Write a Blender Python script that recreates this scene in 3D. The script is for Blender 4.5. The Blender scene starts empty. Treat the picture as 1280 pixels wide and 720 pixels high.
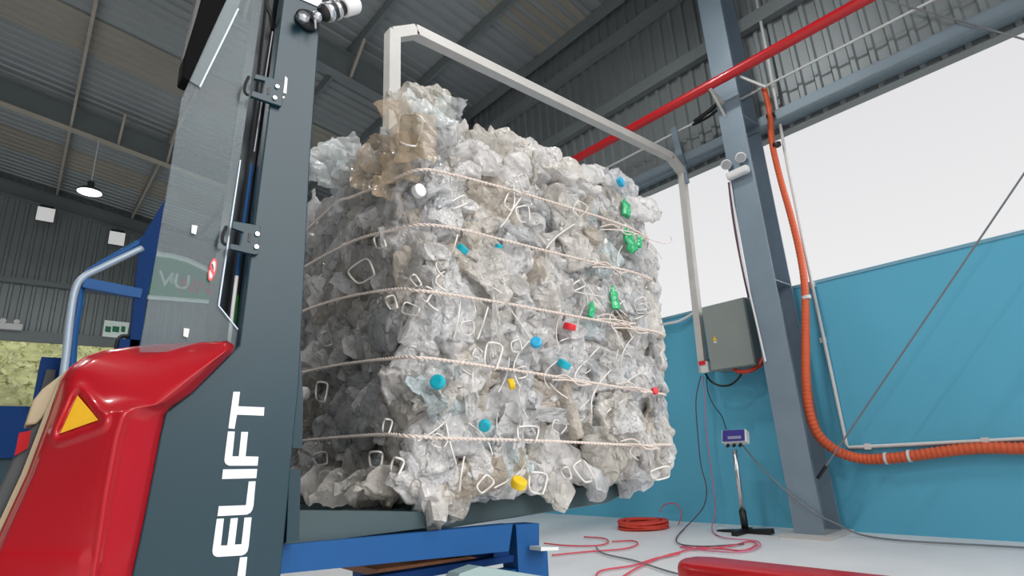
import bpy, math, random
import numpy as np
from mathutils import Vector, Matrix

SC = bpy.context.scene
COL = SC.collection
rng = random.Random(7)
NR = np.random.RandomState(11)

# ------------------------------------------------------------------ camera
F = 693.0
def _n(a): a = np.array(a, float); return a / np.linalg.norm(a)
_Z = _n((510 - 640, 360 + 1986, -F))
_X = _n((1449 - 640, 360 - 520, -F)); _X = _n(_X - _Z * (_X @ _Z))
_Y = np.cross(_Z, _X)
R3 = np.array([_X, _Y, _Z])                    # world axes expressed in camera axes
EYE = np.array([0.0, 0.0, 1.0])
cam = bpy.data.cameras.new('camera'); cam_o = bpy.data.objects.new('camera', cam); COL.objects.link(cam_o)
cam.sensor_width = 36.0; cam.lens = 36.0 * F / 1280.0; cam.clip_start = 0.02; cam.clip_end = 400
mw = Matrix([list(R3[0]) + [EYE[0]], list(R3[1]) + [EYE[1]], list(R3[2]) + [EYE[2]], [0, 0, 0, 1]])
cam_o.matrix_world = mw
SC.camera = cam_o

# ------------------------------------------------------------------ sky, sun, exposure
def s2l(c):
    c = c / 255.0
    return c / 12.92 if c <= 0.04045 else ((c + 0.055) / 1.055) ** 2.4
def rgb(r, g, b): return (s2l(r), s2l(g), s2l(b), 1.0)

W = bpy.data.worlds.new('overcast_sky'); SC.world = W; W.use_nodes = True
nt = W.node_tree; nt.nodes.clear()
wo = nt.nodes.new('ShaderNodeOutputWorld'); bg = nt.nodes.new('ShaderNodeBackground')
tc = nt.nodes.new('ShaderNodeTexCoord'); sx = nt.nodes.new('ShaderNodeSeparateXYZ'); rp = nt.nodes.new('ShaderNodeValToRGB')
nt.links.new(tc.outputs['Generated'], sx.inputs[0]); nt.links.new(sx.outputs['Z'], rp.inputs['Fac'])
rp.color_ramp.elements[0].position = 0.0; rp.color_ramp.elements[0].color = (1.0, 1.0, 1.0, 1)
rp.color_ramp.elements[1].position = 0.55; rp.color_ramp.elements[1].color = (0.80, 0.80, 0.82, 1)
nt.links.new(rp.outputs['Color'], bg.inputs['Color']); bg.inputs['Strength'].default_value = 0.93
nt.links.new(bg.outputs[0], wo.inputs[0])

sun = bpy.data.lights.new('sun', 'SUN'); sun_o = bpy.data.objects.new('sun', sun); COL.objects.link(sun_o)
sun.energy = 2.3; sun.angle = math.radians(40); sun.color = (1.0, 0.975, 0.955)
sun_o.rotation_euler = Vector((-0.30, 1.0, -0.55)).to_track_quat('-Z', 'Y').to_euler()

vs = SC.view_settings
SC.display_settings.display_device = 'sRGB'
vs.view_transform = 'Standard'; vs.look = 'None'; vs.gamma = 1.0; vs.exposure = 0.0; vs.use_curve_mapping = False

# ------------------------------------------------------------------ helpers
def at(px, py, ax, val):
    """world point on the plane ax = val seen at this place of the frame (used to survey the hall)"""
    d = R3 @ np.array([px - 640.0, 360.0 - py, -F]); i = 'XYZ'.index(ax)
    return EYE + d * ((val - EYE[i]) / d[i])

def wloc(o):
    v = Vector((0, 0, 0))
    while o is not None:
        v = v + o.location; o = o.parent
    return v

class MB:
    def __init__(s): s.v = []; s.f = []
    def add(s, vs_, fs):
        o = len(s.v); s.v += [tuple(map(float, p)) for p in vs_]; s.f += [tuple(i + o for i in f) for f in fs]; return s
    def box(s, a, b):
        (x0, y0, z0), (x1, y1, z1) = a, b
        return s.add([(x0, y0, z0), (x1, y0, z0), (x1, y1, z0), (x0, y1, z0), (x0, y0, z1), (x1, y0, z1), (x1, y1, z1), (x0, y1, z1)],
                     [(0, 3, 2, 1), (4, 5, 6, 7), (0, 1, 5, 4), (1, 2, 6, 5), (2, 3, 7, 6), (3, 0, 4, 7)])
    def prism(s, pts, ext):
        n = len(pts); p = [np.array(q, float) for q in pts]; e = np.array(ext, float)
        return s.add(p + [q + e for q in p], [tuple(range(n)), tuple(range(2 * n - 1, n - 1, -1))] +
                     [(i, i + n, (i + 1) % n + n, (i + 1) % n) for i in range(n)])
    def bar(s, a, b, w, h, up=(0, 0, 1)):
        a = np.array(a, float); b = np.array(b, float); d = _n(b - a); u = np.array(up, float)
        if abs(d @ u) > .99: u = np.array((0, 1.0, 0))
        sd = _n(np.cross(d, u)); u = np.cross(sd, d)
        c = [a + sd * i * w / 2 + u * j * h / 2 for i, j in ((-1, -1), (1, -1), (1, 1), (-1, 1))]
        return s.prism(c, b - a)
    def tube(s, pts, r, n=10, closed=False):
        P = [np.array(p, float) for p in pts]; m = len(P); rr = r if hasattr(r, '__len__') else [r] * m
        u = None; vs_ = []
        for i in range(m):
            if closed: t = P[(i + 1) % m] - P[i - 1]
            else: t = P[min(i + 1, m - 1)] - P[max(i - 1, 0)]
            t = t / (np.linalg.norm(t) + 1e-12)
            if u is None:
                u = np.cross(t, (0, 0, 1.0) if abs(t[2]) < .9 else (1.0, 0, 0))
            u = u - t * (u @ t); u = u / (np.linalg.norm(u) + 1e-12); w = np.cross(t, u)
            for k in range(n):
                a = 2 * math.pi * k / n
                vs_.append(P[i] + (u * math.cos(a) + w * math.sin(a)) * rr[i])
        fs = []
        for i in range(m if closed else m - 1):
            j = (i + 1) % m
            for k in range(n):
                fs.append((i * n + k, i * n + (k + 1) % n, j * n + (k + 1) % n, j * n + k))
        if not closed: fs += [tuple(range(n - 1, -1, -1)), tuple((m - 1) * n + k for k in range(n))]
        return s.add(vs_, fs)
    def lathe(s, prof, base, axis, n=20):
        """prof: (distance along axis, radius)"""
        b = np.array(base, float); a = _n(axis)
        u = _n(np.cross(a, (0, 0, 1.0) if abs(a[2]) < .9 else (1.0, 0, 0))); w = np.cross(a, u)
        vs_ = [b + a * h + (u * math.cos(2 * math.pi * k / n) + w * math.sin(2 * math.pi * k / n)) * r for h, r in prof for k in range(n)]
        m = len(prof); fs = [(i * n + k, i * n + (k + 1) % n, (i + 1) * n + (k + 1) % n, (i + 1) * n + k) for i in range(m - 1) for k in range(n)]
        fs += [tuple(range(n - 1, -1, -1)), tuple((m - 1) * n + k for k in range(n))]
        return s.add(vs_, fs)
    def build(s, name, mat, parent=None, smooth=False, label=None, bevel=0, kind=None):
        off = wloc(parent) if parent else Vector((0, 0, 0))
        me = bpy.data.meshes.new(name)
        me.from_pydata([(x - off.x, y - off.y, z - off.z) for x, y, z in s.v], [], s.f); me.update()
        for m in (mat if isinstance(mat, (list, tuple)) else [mat]): me.materials.append(m)
        if smooth: me.shade_smooth()
        o = bpy.data.objects.new(name, me); COL.objects.link(o)
        if parent: o.parent = parent
        if label: o['label'] = label
        if kind: o['kind'] = kind
        if bevel:
            b = o.modifiers.new('bevel', 'BEVEL'); b.width = bevel; b.segments = 2; b.limit_method = 'ANGLE'; b.angle_limit = math.radians(40)
        return o

def smooth_path(pts, n=8, closed=False):
    P = [np.array(p, float) for p in pts]; out = []; m = len(P)
    for i in range(m if closed else m - 1):
        if closed: p0, p1, p2, p3 = P[i - 1], P[i], P[(i + 1) % m], P[(i + 2) % m]
        else: p0, p1, p2, p3 = P[max(i - 1, 0)], P[i], P[i + 1], P[min(i + 2, m - 1)]
        for k in range(n):
            t = k / n
            out.append(.5 * (2 * p1 + (p2 - p0) * t + (2 * p0 - 5 * p1 + 4 * p2 - p3) * t * t + (3 * p1 - p0 - 3 * p2 + p3) * t ** 3))
    if not closed: out.append(P[-1])
    return out

def tag(o, label, cat, group=None, kind=None):
    o['label'] = label
    if cat: o['category'] = cat
    if group: o['group'] = group
    if kind: o['kind'] = kind
    return o
def thing(name, loc, label, cat, group=None, kind=None):
    o = bpy.data.objects.new(name, None); COL.objects.link(o); o.location = tuple(map(float, loc)); o.empty_display_size = .1
    return tag(o, label, cat, group, kind)

# ------------------------------------------------------------------ materials
def mat(name, col, rough=.5, metal=0.0, spec=.5, noise=None, bump=None, emit=None, coat=0):
    """noise = (scale, amount): colour mottling that belongs to the thing; bump = (scale, strength, distance)"""
    m = bpy.data.materials.new(name); m.use_nodes = True; t = m.node_tree; b = t.nodes['Principled BSDF']
    b.inputs['Base Color'].default_value = col; b.inputs['Roughness'].default_value = rough
    b.inputs['Metallic'].default_value = metal; b.inputs['Specular IOR Level'].default_value = spec
    if coat: b.inputs['Coat Weight'].default_value = coat; b.inputs['Coat Roughness'].default_value = .08
    if emit: b.inputs['Emission Color'].default_value = emit[0]; b.inputs['Emission Strength'].default_value = emit[1]
    if noise or bump:
        tc = t.nodes.new('ShaderNodeTexCoord')
    if noise:
        nz = t.nodes.new('ShaderNodeTexNoise'); nz.inputs['Scale'].default_value = noise[0]; nz.inputs['Detail'].default_value = 6
        t.links.new(tc.outputs['Object'], nz.inputs['Vector'])
        mr = t.nodes.new('ShaderNodeMapRange'); mr.inputs[1].default_value = .3; mr.inputs[2].default_value = .7
        mr.inputs[3].default_value = 1 - noise[1]; mr.inputs[4].default_value = 1 + noise[1]
        mx = t.nodes.new('ShaderNodeVectorMath'); mx.operation = 'SCALE'; mx.inputs[0].default_value = col[:3]
        t.links.new(nz.outputs['Fac'], mr.inputs[0]); t.links.new(mr.outputs[0], mx.inputs['Scale']); t.links.new(mx.outputs[0], b.inputs['Base Color'])
    if bump:
        nb = t.nodes.new('ShaderNodeTexNoise'); nb.inputs['Scale'].default_value = bump[0]; nb.inputs['Detail'].default_value = 4
        t.links.new(tc.outputs['Object'], nb.inputs['Vector'])
        bp = t.nodes.new('ShaderNodeBump'); bp.inputs['Strength'].default_value = bump[1]; bp.inputs['Distance'].default_value = bump[2]
        t.links.new(nb.outputs['Fac'], bp.inputs['Height']); t.links.new(bp.outputs[0], b.inputs['Normal'])
    return m

def clear_mat(name, tint, alpha, rough=.12):
    m = bpy.data.materials.new(name); m.use_nodes = True; t = m.node_tree; b = t.nodes['Principled BSDF']
    b.inputs['Base Color'].default_value = tint; b.inputs['Roughness'].default_value = rough; b.inputs['Specular IOR Level'].default_value = .8
    tr = t.nodes.new('ShaderNodeBsdfTransparent'); tr.inputs[0].default_value = (.92, .96, .96, 1)
    mx = t.nodes.new('ShaderNodeMixShader'); mx.inputs[0].default_value = alpha
    o = t.nodes['Material Output']
    t.links.new(tr.outputs[0], mx.inputs[1]); t.links.new(b.outputs[0], mx.inputs[2]); t.links.new(mx.outputs[0], o.inputs[0])
    return m

def pet_mat(name, tone=1.0, lo=.50, hi=.95, rough=.09, tl_=.35):
    """dusty crushed clear plastic: every piece takes its own tint"""
    m = bpy.data.materials.new(name); m.use_nodes = True; t = m.node_tree; N = t.nodes; L = t.links; b = N['Principled BSDF']
    oi = N.new('ShaderNodeObjectInfo'); ge = N.new('ShaderNodeNewGeometry')
    ad = N.new('ShaderNodeMath'); ad.operation = 'ADD'; fr = N.new('ShaderNodeMath'); fr.operation = 'FRACT'
    L.new(oi.outputs['Random'], ad.inputs[0]); L.new(ge.outputs['Random Per Island'], ad.inputs[1]); L.new(ad.outputs[0], fr.inputs[0])
    cr = N.new('ShaderNodeValToRGB'); cr.color_ramp.interpolation = 'CONSTANT'
    stops = [(0, (246, 244, 242)), (.28, (236, 236, 236)), (.48, (224, 226, 228)), (.60, (242, 238, 231)), (.76, (250, 249, 248)),
             (.87, (218, 213, 204)), (.93, (226, 216, 202)), (.965, (196, 184, 168)), (.985, (216, 228, 230))]
    el = cr.color_ramp.elements
    el[0].position = 0; el[0].color = rgb(*[q * tone for q in stops[0][1]]); el[1].position = stops[1][0]; el[1].color = rgb(*[q * tone for q in stops[1][1]])
    for p, c in stops[2:]:
        e = el.new(p); e.color = rgb(*[q * tone for q in c])
    L.new(fr.outputs[0], cr.inputs[0])
    tc = N.new('ShaderNodeTexCoord')
    nz = N.new('ShaderNodeTexNoise'); nz.inputs['Scale'].default_value = 14; nz.inputs['Detail'].default_value = 5
    L.new(tc.outputs['Object'], nz.inputs['Vector'])
    mr = N.new('ShaderNodeMapRange'); mr.inputs[1].default_value = .3; mr.inputs[2].default_value = .7; mr.inputs[3].default_value = .88; mr.inputs[4].default_value = 1.02
    L.new(nz.outputs['Fac'], mr.inputs[0])
    sc = N.new('ShaderNodeVectorMath'); sc.operation = 'SCALE'; L.new(cr.outputs[0], sc.inputs[0]); L.new(mr.outputs[0], sc.inputs['Scale'])
    L.new(sc.outputs[0], b.inputs['Base Color'])
    b.inputs['Roughness'].default_value = rough; b.inputs['Specular IOR Level'].default_value = .9
    prev = None
    for sc_, st_, ds_ in ((18, .9, .03), (48, .8, .012), (110, .5, .004)):      # creases of three sizes
        wv = N.new('ShaderNodeTexNoise'); wv.noise_type = 'RIDGED_MULTIFRACTAL'; wv.inputs['Scale'].default_value = sc_; wv.inputs['Detail'].default_value = 2; wv.inputs['Distortion'].default_value = .8
        L.new(tc.outputs['Object'], wv.inputs['Vector'])
        bp = N.new('ShaderNodeBump'); bp.inputs['Strength'].default_value = st_; bp.inputs['Distance'].default_value = ds_
        L.new(wv.outputs['Fac'], bp.inputs['Height'])
        if prev: L.new(prev.outputs[0], bp.inputs['Normal'])
        prev = bp
    L.new(prev.outputs[0], b.inputs['Normal'])
    tl = N.new('ShaderNodeBsdfTranslucent'); L.new(sc.outputs[0], tl.inputs[0])
    m1 = N.new('ShaderNodeMixShader'); m1.inputs[0].default_value = tl_; L.new(b.outputs[0], m1.inputs[1]); L.new(tl.outputs[0], m1.inputs[2])
    tr = N.new('ShaderNodeBsdfTransparent'); tr.inputs[0].default_value = (.93, .93, .93, 1)
    mp = N.new('ShaderNodeMapRange'); mp.inputs[1].default_value = .25; mp.inputs[2].default_value = .75; mp.inputs[3].default_value = lo; mp.inputs[4].default_value = hi
    L.new(nz.outputs['Fac'], mp.inputs[0])
    m2 = N.new('ShaderNodeMixShader'); L.new(mp.outputs[0], m2.inputs[0]); L.new(tr.outputs[0], m2.inputs[1]); L.new(m1.outputs[0], m2.inputs[2])
    L.new(m2.outputs[0], N['Material Output'].inputs[0])
    return m

M = dict(
    floor=mat('white_concrete', rgb(222, 222, 223), .45, noise=(1.6, .05), bump=(30, .08, .01)),
    blue_wall=mat('blue_paint', rgb(94, 177, 206), .6, spec=.3, noise=(.7, .05), bump=(12, .05, .01)),
    wall_cap=mat('wall_cap', rgb(120, 170, 190), .6),
    sheet=mat('galvanised_sheet', rgb(134, 141, 143), .5, .35, noise=(.5, .10)),
    sheet_tan=mat('reflected_tan_sheet', rgb(158, 153, 142), .55, .2, noise=(.5, .12)),
    roof=mat('roof_sheet', rgb(150, 156, 158), .5, .3, noise=(.4, .12)),
    steel=mat('grey_painted_steel', rgb(132, 149, 162), .45, .2, noise=(2, .08)),
    rafter=mat('rafter_paint', rgb(118, 126, 128), .55, noise=(1.2, .08)),
    flange=mat('flange_paint', rgb(170, 164, 152), .55, noise=(1.2, .08)),
    girt=mat('girt_steel', rgb(120, 136, 146), .5, .2, noise=(2, .08)),
    red_pipe=mat('red_pipe_paint', rgb(190, 14, 24), .35, coat=.3),
    frame=mat('grey_frame_paint', rgb(196, 194, 190), .5, noise=(5, .05)),
    orange=mat('orange_hose', rgb(214, 92, 50), .5, noise=(6, .05)),
    conduit=mat('white_conduit', rgb(214, 216, 214), .5),
    box=mat('grey_box_paint', rgb(140, 148, 144), .5, noise=(3, .04)),
    black=mat('black_plastic', rgb(22, 23, 25), .45),
    darkgrey=mat('dark_grey_plastic', rgb(58, 60, 62), .5),
    white=mat('white_plastic', rgb(230, 230, 230), .4),
    chrome=mat('brushed_steel', rgb(210, 212, 216), .25, .9),
    teal=mat('teal_truck_paint', rgb(32, 58, 68), .36, spec=.35, noise=(3, .04)),
    teal_dark=mat('dark_channel_paint', rgb(38, 48, 54), .4, .2),
    teal_mid=mat('teal_fork_paint', rgb(56, 76, 80), .45, noise=(8, .10)),
    red=mat('red_hood_paint', rgb(168, 14, 28), .28, spec=.35, coat=.4, bump=(60, .02, .002)),
    rubber=mat('black_rubber', rgb(14, 14, 15), .8, spec=.08),
    tail=mat('tail_lamp_red', rgb(160, 14, 24), .6, spec=.2),
    yellow=mat('yellow_sticker', rgb(246, 190, 40), .45, noise=(40, .04)),
    letter=mat('white_lettering', rgb(232, 236, 240), .5),
    blue=mat('blue_machine_paint', rgb(24, 80, 136), .5, spec=.25, noise=(4, .06)),
    navy=mat('navy_machine_paint', rgb(10, 48, 98), .6, spec=.12, noise=(4, .06)),
    galv_tube=mat('grey_handrail', rgb(160, 174, 188), .4, .3),
    tan=mat('tan_rubber', rgb(166, 150, 122), .6, noise=(9, .08)),
    pale_green=mat('pale_green_plastic', rgb(150, 172, 170), .5),
    wood=mat('wood', rgb(150, 98, 66), .7, noise=(12, .2)),
    green=mat('green_board', rgb(10, 160, 100), .5),
    twine=mat('pale_twine', rgb(222, 208, 198), .8, noise=(160, .12)),
    loop=mat('white_handle_plastic', rgb(232, 228, 222), .4),
    redcord=mat('red_cord', rgb(206, 78, 92), .55),
    pinkcord=mat('pink_cord', rgb(200, 120, 150), .55),
    greycord=mat('grey_cord', rgb(120, 124, 128), .5),
    purple=mat('maroon_cable', rgb(96, 66, 82), .5),
    coil=mat('red_coil', rgb(206, 62, 44), .5, noise=(20, .15)),
    violet=mat('indicator_face', rgb(62, 56, 140), .35),
    lcd=mat('indicator_lcd', rgb(150, 150, 180), .3),
    lamp=mat('lamp_lens', (1, 1, 1, 1), .4, emit=((1, 1, .98, 1), 2.2)),
    flood=mat('flood_lens', (.8, .8, .8, 1), .4, emit=((1, 1, .98, 1), .35)),
    yard=mat('yard_concrete', rgb(176, 174, 170), .7, noise=(.3, .08)),
    grass=mat('grass', rgb(160, 164, 116), .8, noise=(1.5, .3)),
    leaf=mat('leaf', rgb(184, 186, 140), .7, noise=(1.2, .35)),
    exitwhite=mat('exit_sign_white', rgb(214, 226, 222), .4, emit=((.8, .95, .88, 1), .12)),
    exitgreen=mat('exit_sign_green', rgb(10, 120, 80), .4),
    teal_cap=mat('teal_cap', rgb(20, 176, 196), .35), red_cap=mat('red_cap', rgb(224, 40, 52), .35),
    blue_cap=mat('blue_cap', rgb(40, 170, 214), .35), yellow_cap=mat('yellow_cap', rgb(240, 200, 30), .35),
    green_pet=clear_mat('green_bottle', rgb(40, 190, 120), .8, .15),
    brown_film=clear_mat('brown_film', rgb(190, 166, 136), .48, .15),
    clear_film=clear_mat('clear_film', rgb(222, 226, 226), .42, .12),
    guard=clear_mat('guard_panel', rgb(74, 96, 108), .21, .18),
    guard_edge=clear_mat('guard_panel_edge', rgb(24, 70, 80), .7, .35),
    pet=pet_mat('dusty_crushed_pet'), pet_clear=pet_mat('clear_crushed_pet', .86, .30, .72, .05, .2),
)

# ------------------------------------------------------------------ the hall
XW = 6.85; SL = 0.15; ZE = 8.4            # right wall plane, roof slope, eaves height
FR = [-3.45, 2.65, 8.75, 14.85, 20.5]     # portal frames
def zr(x): return ZE + SL * (XW - x)

o = MB().box((-13, -9, -.2), (7.4, 21.2, 0)).build('floor', M['floor']); tag(o, 'pale worn concrete floor of the hall', 'floor', kind='structure')
o = MB().box((-120, -90, -.7), (120, 140, -.25)).build('ground_outside', M['yard']); tag(o, 'pale yard ground around the hall', 'ground', kind='structure')

wr = MB().box((XW, -9, 0), (XW + .14, 20.6, 2.70)).build('wall_right', M['blue_wall']); tag(wr, 'blue painted half-height wall under the open strip of sky', 'wall', kind='structure')
MB().box((XW - .012, -9, 2.70), (XW + .15, 20.6, 2.735)).build('wall_coping', M['wall_cap'], wr)

def corrugated(org, u, v, n, length, span, pitch=.2, depth=.03):
    org, u, v, n = [np.array(q, float) for q in (org, u, v, n)]
    k = int(length / pitch); pos = []
    for i in range(k):
        b = i * pitch
        pos += [(b, 0), (b + pitch * .55, 0), (b + pitch * .65, depth), (b + pitch * .9, depth)]
    pos.append((k * pitch, 0))
    vs_ = [org + u * p + n * h for p, h in pos] + [org + u * p + n * h + v * span for p, h in pos]; m = len(pos)
    return MB().add(vs_, [(i, i + 1, m + i + 1, m + i) for i in range(m - 1)])

cl = corrugated((6.9, -9, 4.74), (0, 1, 0), (0, 0, 1), (-1, 0, 0), 29.6, 3.75, .2, .035).build('wall_right_upper', M['sheet'])
tag(cl, 'upper corrugated metal cladding above the open strip, behind the red pipe', 'wall', kind='structure')
MB().box((6.74, -9, 4.80), (6.86, 20.5, 5.0)).build('header_girt', M['girt'], cl)
MB().box((6.70, -9, 4.80), (6.74, 20.5, 4.84)).build('girt_lip', M['girt'], cl)
for z in (6.35, 7.55):
    MB().box((6.74, -9, z), (6.86, 20.5, z + .2)).build('girt', M['rafter'], cl)
MB().box((6.86, -9, 4.725), (7.0, 20.5, 4.745)).build('drip_flashing', M['sheet'], cl)

us = _n((-1, 0, SL)); un = _n((SL, 0, 1))
k = 15.6 / us[0] * -1
rf = corrugated((8.2, -3.6, zr(8.2)), (0, 1, 0), us, un, 24.4, 15.6 / -us[0], .25, .04).build('ceiling', M['roof'])
tag(rf, 'sloping corrugated metal roof seen from below', 'ceiling', kind='structure')
for y in (5.0, 11.6, 17.4):               # light reflected between the ribs, painted as tan strips
    corrugated((7.9, y, zr(7.9) - .012), (0, 1, 0), us, un, 1.25, 14.9 / -us[0], .25, .04).build('roof_sheet', M['sheet_tan'], rf)
zrid = zr(-7.4)
corrugated((-7.4, -3.6, zrid), (0, 1, 0), _n((-1, 0, -SL)), un, 24.4, 5.6, .25, .04).build('roof_sheet', M['roof'], rf)
for x in (6.72, 5.42, 3.95, 1.98, 0.03, -1.92, -3.87, -5.82, -7.3):
    zz = zr(x)
    MB().box((x - .03, -3.6, zz - .22), (x + .03, 20.5, zz - .015)).build('purlin', M['rafter'] if x > 2.5 else M['flange'], rf)

wb = corrugated((-13, 20.62, 4.75), (1, 0, 0), (0, 0, 1), (0, -1, 0), 20.2, 6.2, .25, .03).build('wall_back', M['sheet'])
tag(wb, 'corrugated grey gable wall over the open end of the hall', 'wall', kind='structure')
MB().box((-13, 20.42, 4.70), (7.2, 20.58, 5.0)).build('girt', M['rafter'], wb)
MB().box((-13, 20.42, 6.35), (7.2, 20.58, 6.5)).build('girt', M['rafter'], wb)
wl = corrugated((-12.9, -3.6, 0), (0, 1, 0), (0, 0, 1), (1, 0, 0), 24.4, zrid - .5, .25, .03).build('wall_left', M['sheet'])
tag(wl, 'corrugated wall on the far left side of the hall', 'wall', kind='structure')

# portal frames: columns and rafters
col_lab = ['steel column at the open front end of the hall', 'tall grey steel column carrying the orange hose and emergency light',
           'second steel column behind the plastic bale', 'third steel column far behind the bale', 'corner column at the gable']
raf_lab = ['roof rafter over the open front end', 'roof rafter on top of the column with the orange hose', 'roof rafter behind the tall grey frame, over the bale',
           'roof rafter with a pale lower flange at upper left', 'end rafter along the top of the corrugated gable wall']
for i, y in enumerate(FR):
    t = thing('steel_column', (6.5, y, 0), col_lab[i], 'column')
    MB().box((6.30, y - .15, .03), (6.316, y + .15, 8.42)).build('inner_flange', M['steel'], t)
    MB().box((6.734, y - .15, .03), (6.75, y + .15, 8.3)).build('outer_flange', M['steel'], t)
    MB().box((6.316, y - .006, .03), (6.734, y + .006, 8.3)).build('web', M['steel'], t)
    for z in (2.72, 4.9, 7.2):
        MB().box((6.316, y - .145, z), (6.734, y + .145, z + .014)).build('stiffener', M['steel'], t)
    MB().box((6.16, y - .25, 0), (6.82, y + .25, .03)).build('base_plate', M['frame'], t)
    r = thing('roof_rafter', (0, y, zr(0) - .5), raf_lab[i], 'beam')
    P = []; xs = [6.3, 4.6, -7.4]; dep = [1.05, .55, .55]
    if i == 4: dep = [.45, .40, .40]
    top = [(x, y - .006, zr(x) - .23) for x in xs]; bot = [(x, y - .006, zr(x) - .23 - d) for x, d in zip(xs, dep)]
    MB().prism(top + bot[::-1], (0, .012, 0)).build('web', M['rafter'], r)
    b = MB()
    for a, c in zip(bot[:-1], bot[1:]): b.bar((a[0], y, a[2]), (c[0], y, c[2]), .22, .016)
    b.build('bottom_flange', M['flange'] if i == 3 else M['rafter'], r)
    MB().bar((6.75, y, zr(6.75) - .225), (-7.4, y, zr(-7.4) - .225), .22, .016).build('top_flange', M['rafter'], r)
    if i in (1, 2, 3):
        for x in (0.03, .95, 1.98, 3.95, -1.92):
            zb = np.interp(x, xs[::-1], [q[2] for q in bot[::-1]])
            MB().bar((x, y - .62, zr(x) - .2), (x, y - .02, zb + .02), .05, .05).build('fly_brace', M['flange'], r)

# grassy bank and shrubs beyond the open gable
bk = MB()
for i in range(13):
    for j in range(8):
        bk.v.append((-14 + i * 3.5, 25 + j * 2.2, -.3 + j * 1.5 + .35 * math.sin(i * 1.7 + j * 2.1)))
bk.f = [(i * 8 + j, i * 8 + 8 + j, i * 8 + 9 + j, i * 8 + j + 1) for i in range(12) for j in range(7)]
o = bk.build('grass_bank', M['grass'], smooth=True); tag(o, 'grassy bank rising beyond the open gable', 'ground', kind='structure')
lf = MB()
for _ in range(9000):
    x = NR.uniform(-12, 14); yy = NR.uniform(24.5, 40); z = max(0, (yy - 25) / 2.2 * 1.5) - .2 + abs(NR.normal(0, .9))
    s = NR.uniform(.06, .2); d = _n(NR.normal(size=3)); e = _n(np.cross(d, NR.normal(size=3))); c = np.array((x, yy, z))
    lf.add([c - d * s, c + e * s * .5, c + d * s, c - e * s * .5], [(0, 1, 2, 3)])
o = lf.build('bushes', M['leaf'], kind='stuff'); tag(o, 'sunlit scrub and bushes beyond the open gable', 'bushes', kind='stuff')

# hanging lamps
def high_bay(x, y, label, power, ztop):
    t = thing('pendant_lamp', (x, y, 7.2), label, 'lamp', 'high bay lamps under the roof')
    MB().tube([(x, y, ztop), (x, y, 7.46)], .012, 6).build('hanger', M['conduit'], t)
    MB().lathe([(0, .03), (.02, .06), (.16, .07), (.18, .05)], (x, y, 7.29), (0, 0, 1), 16).build('driver_housing', M['darkgrey'], t, True)
    MB().lathe([(0, .24), (.02, .25), (.07, .2), (.10, .07)], (x, y, 7.2), (0, 0, 1), 24).build('shade', M['darkgrey'], t, True)
    MB().lathe([(-.012, .20), (0, .235), (.004, .235)], (x, y, 7.198), (0, 0, 1), 24).build('lens', M['lamp'], t)
    L = bpy.data.lights.new('lamp_light', 'AREA'); L.shape = 'DISK'; L.size = .4; L.energy = power; L.color = (1, .99, .97)
    lo = bpy.data.objects.new('lamp_light', L); COL.objects.link(lo); lo.parent = t; lo.location = (0, 0, -.03)
PW = 85
high_bay(.577, 14.85, 'lit round high bay lamp hanging at left below the pale rafter', PW, 8.6)
for x, y, lab in ((-3.6, 14.85, 'added unseen fill lamp farther left on the pale rafter'), 
             (-3.6, 8.75, 'added unseen fill lamp left of the blue press'), (3.6, 2.65, 'added unseen fill lamp above the red floor bar'), (.6, 2.65, 'added unseen fill lamp above the mast'), (-3.6, 2.65, 'added unseen fill lamp left of the truck'),
             (.8, -3.45, 'added unseen fill lamp at the open front end'), (4.2, -3.45, 'added unseen fill lamp at the front end near the right wall')):
    high_bay(x, y, lab, PW, zr(x) - .8)  # these lamps are added out of view to brighten the hall
for px, py, lab in ((57, 268, 'square white floodlight hanging from the gable rafter, the left one'), (146, 298, 'square white floodlight hanging from the gable rafter, the right one')):
    p = at(px, py, 'Y', 19.9)
    t = thing('floodlight', p, lab, 'lamp', 'floodlights on the gable rafter')
    MB().box(p - (.2, .03, .2), p + (.2, .03, .2)).build('lens', M['flood'], t)
    MB().box(p + (-.22, .03, -.22), p + (.22, .09, .24)).build('housing', M['darkgrey'], t, bevel=.01)
    MB().box(p + (-.16, -.03, .22), p + (.16, .05, .27)).build('bracket', M['black'], t)
    MB().bar(p + (0, .05, .26), (p[0] + .05, 20.45, zr(p[0]) - .7), .05, .05).build('hanger', M['darkgrey'], t)

# signs on the gable
def quad_sign(name, pts, y, depth, m, parent): return MB().prism([at(a, b, 'Y', y) for a, b in pts], (0, depth, 0)).build(name, m, parent)
t = thing('exit_sign', at(145, 411, 'Y', 20.3), 'white exit sign with green lettering low on the gable wall', 'sign')
quad_sign('panel', [(131, 400), (162, 403.5), (158, 423), (128, 420)], 20.3, .08, M['exitwhite'], t)
for a, c in ((132, 139), (141, 149.5), (152, 157)):
    quad_sign('lettering', [(a, 407.5), (c, 408.5), (c - 1, 415.6), (a - 1, 414.4)], 20.28, .01, M['exitgreen'], t)
t = thing('green_board', at(235, 350, 'Y', 20.2), 'arched green slogan board with white and red lettering seen through the guard panel', 'sign')
arch = [(182, 312), (200, 318), (215, 320), (235, 325.5), (255, 335), (275, 347), (285, 354)]
quad_sign('board', arch + [(285, 377), (181, 369)], 20.2, .06, M['green'], t)
MB().tube([at(q[0], q[1], 'Y', 20.18) for q in arch], .09, 6).build('white_rim', M['exitwhite'], t)
MB().tube([at(181, 371, 'Y', 20.18), at(285, 379, 'Y', 20.18)], .07, 6).build('white_rim', M['exitwhite'], t)
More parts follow.
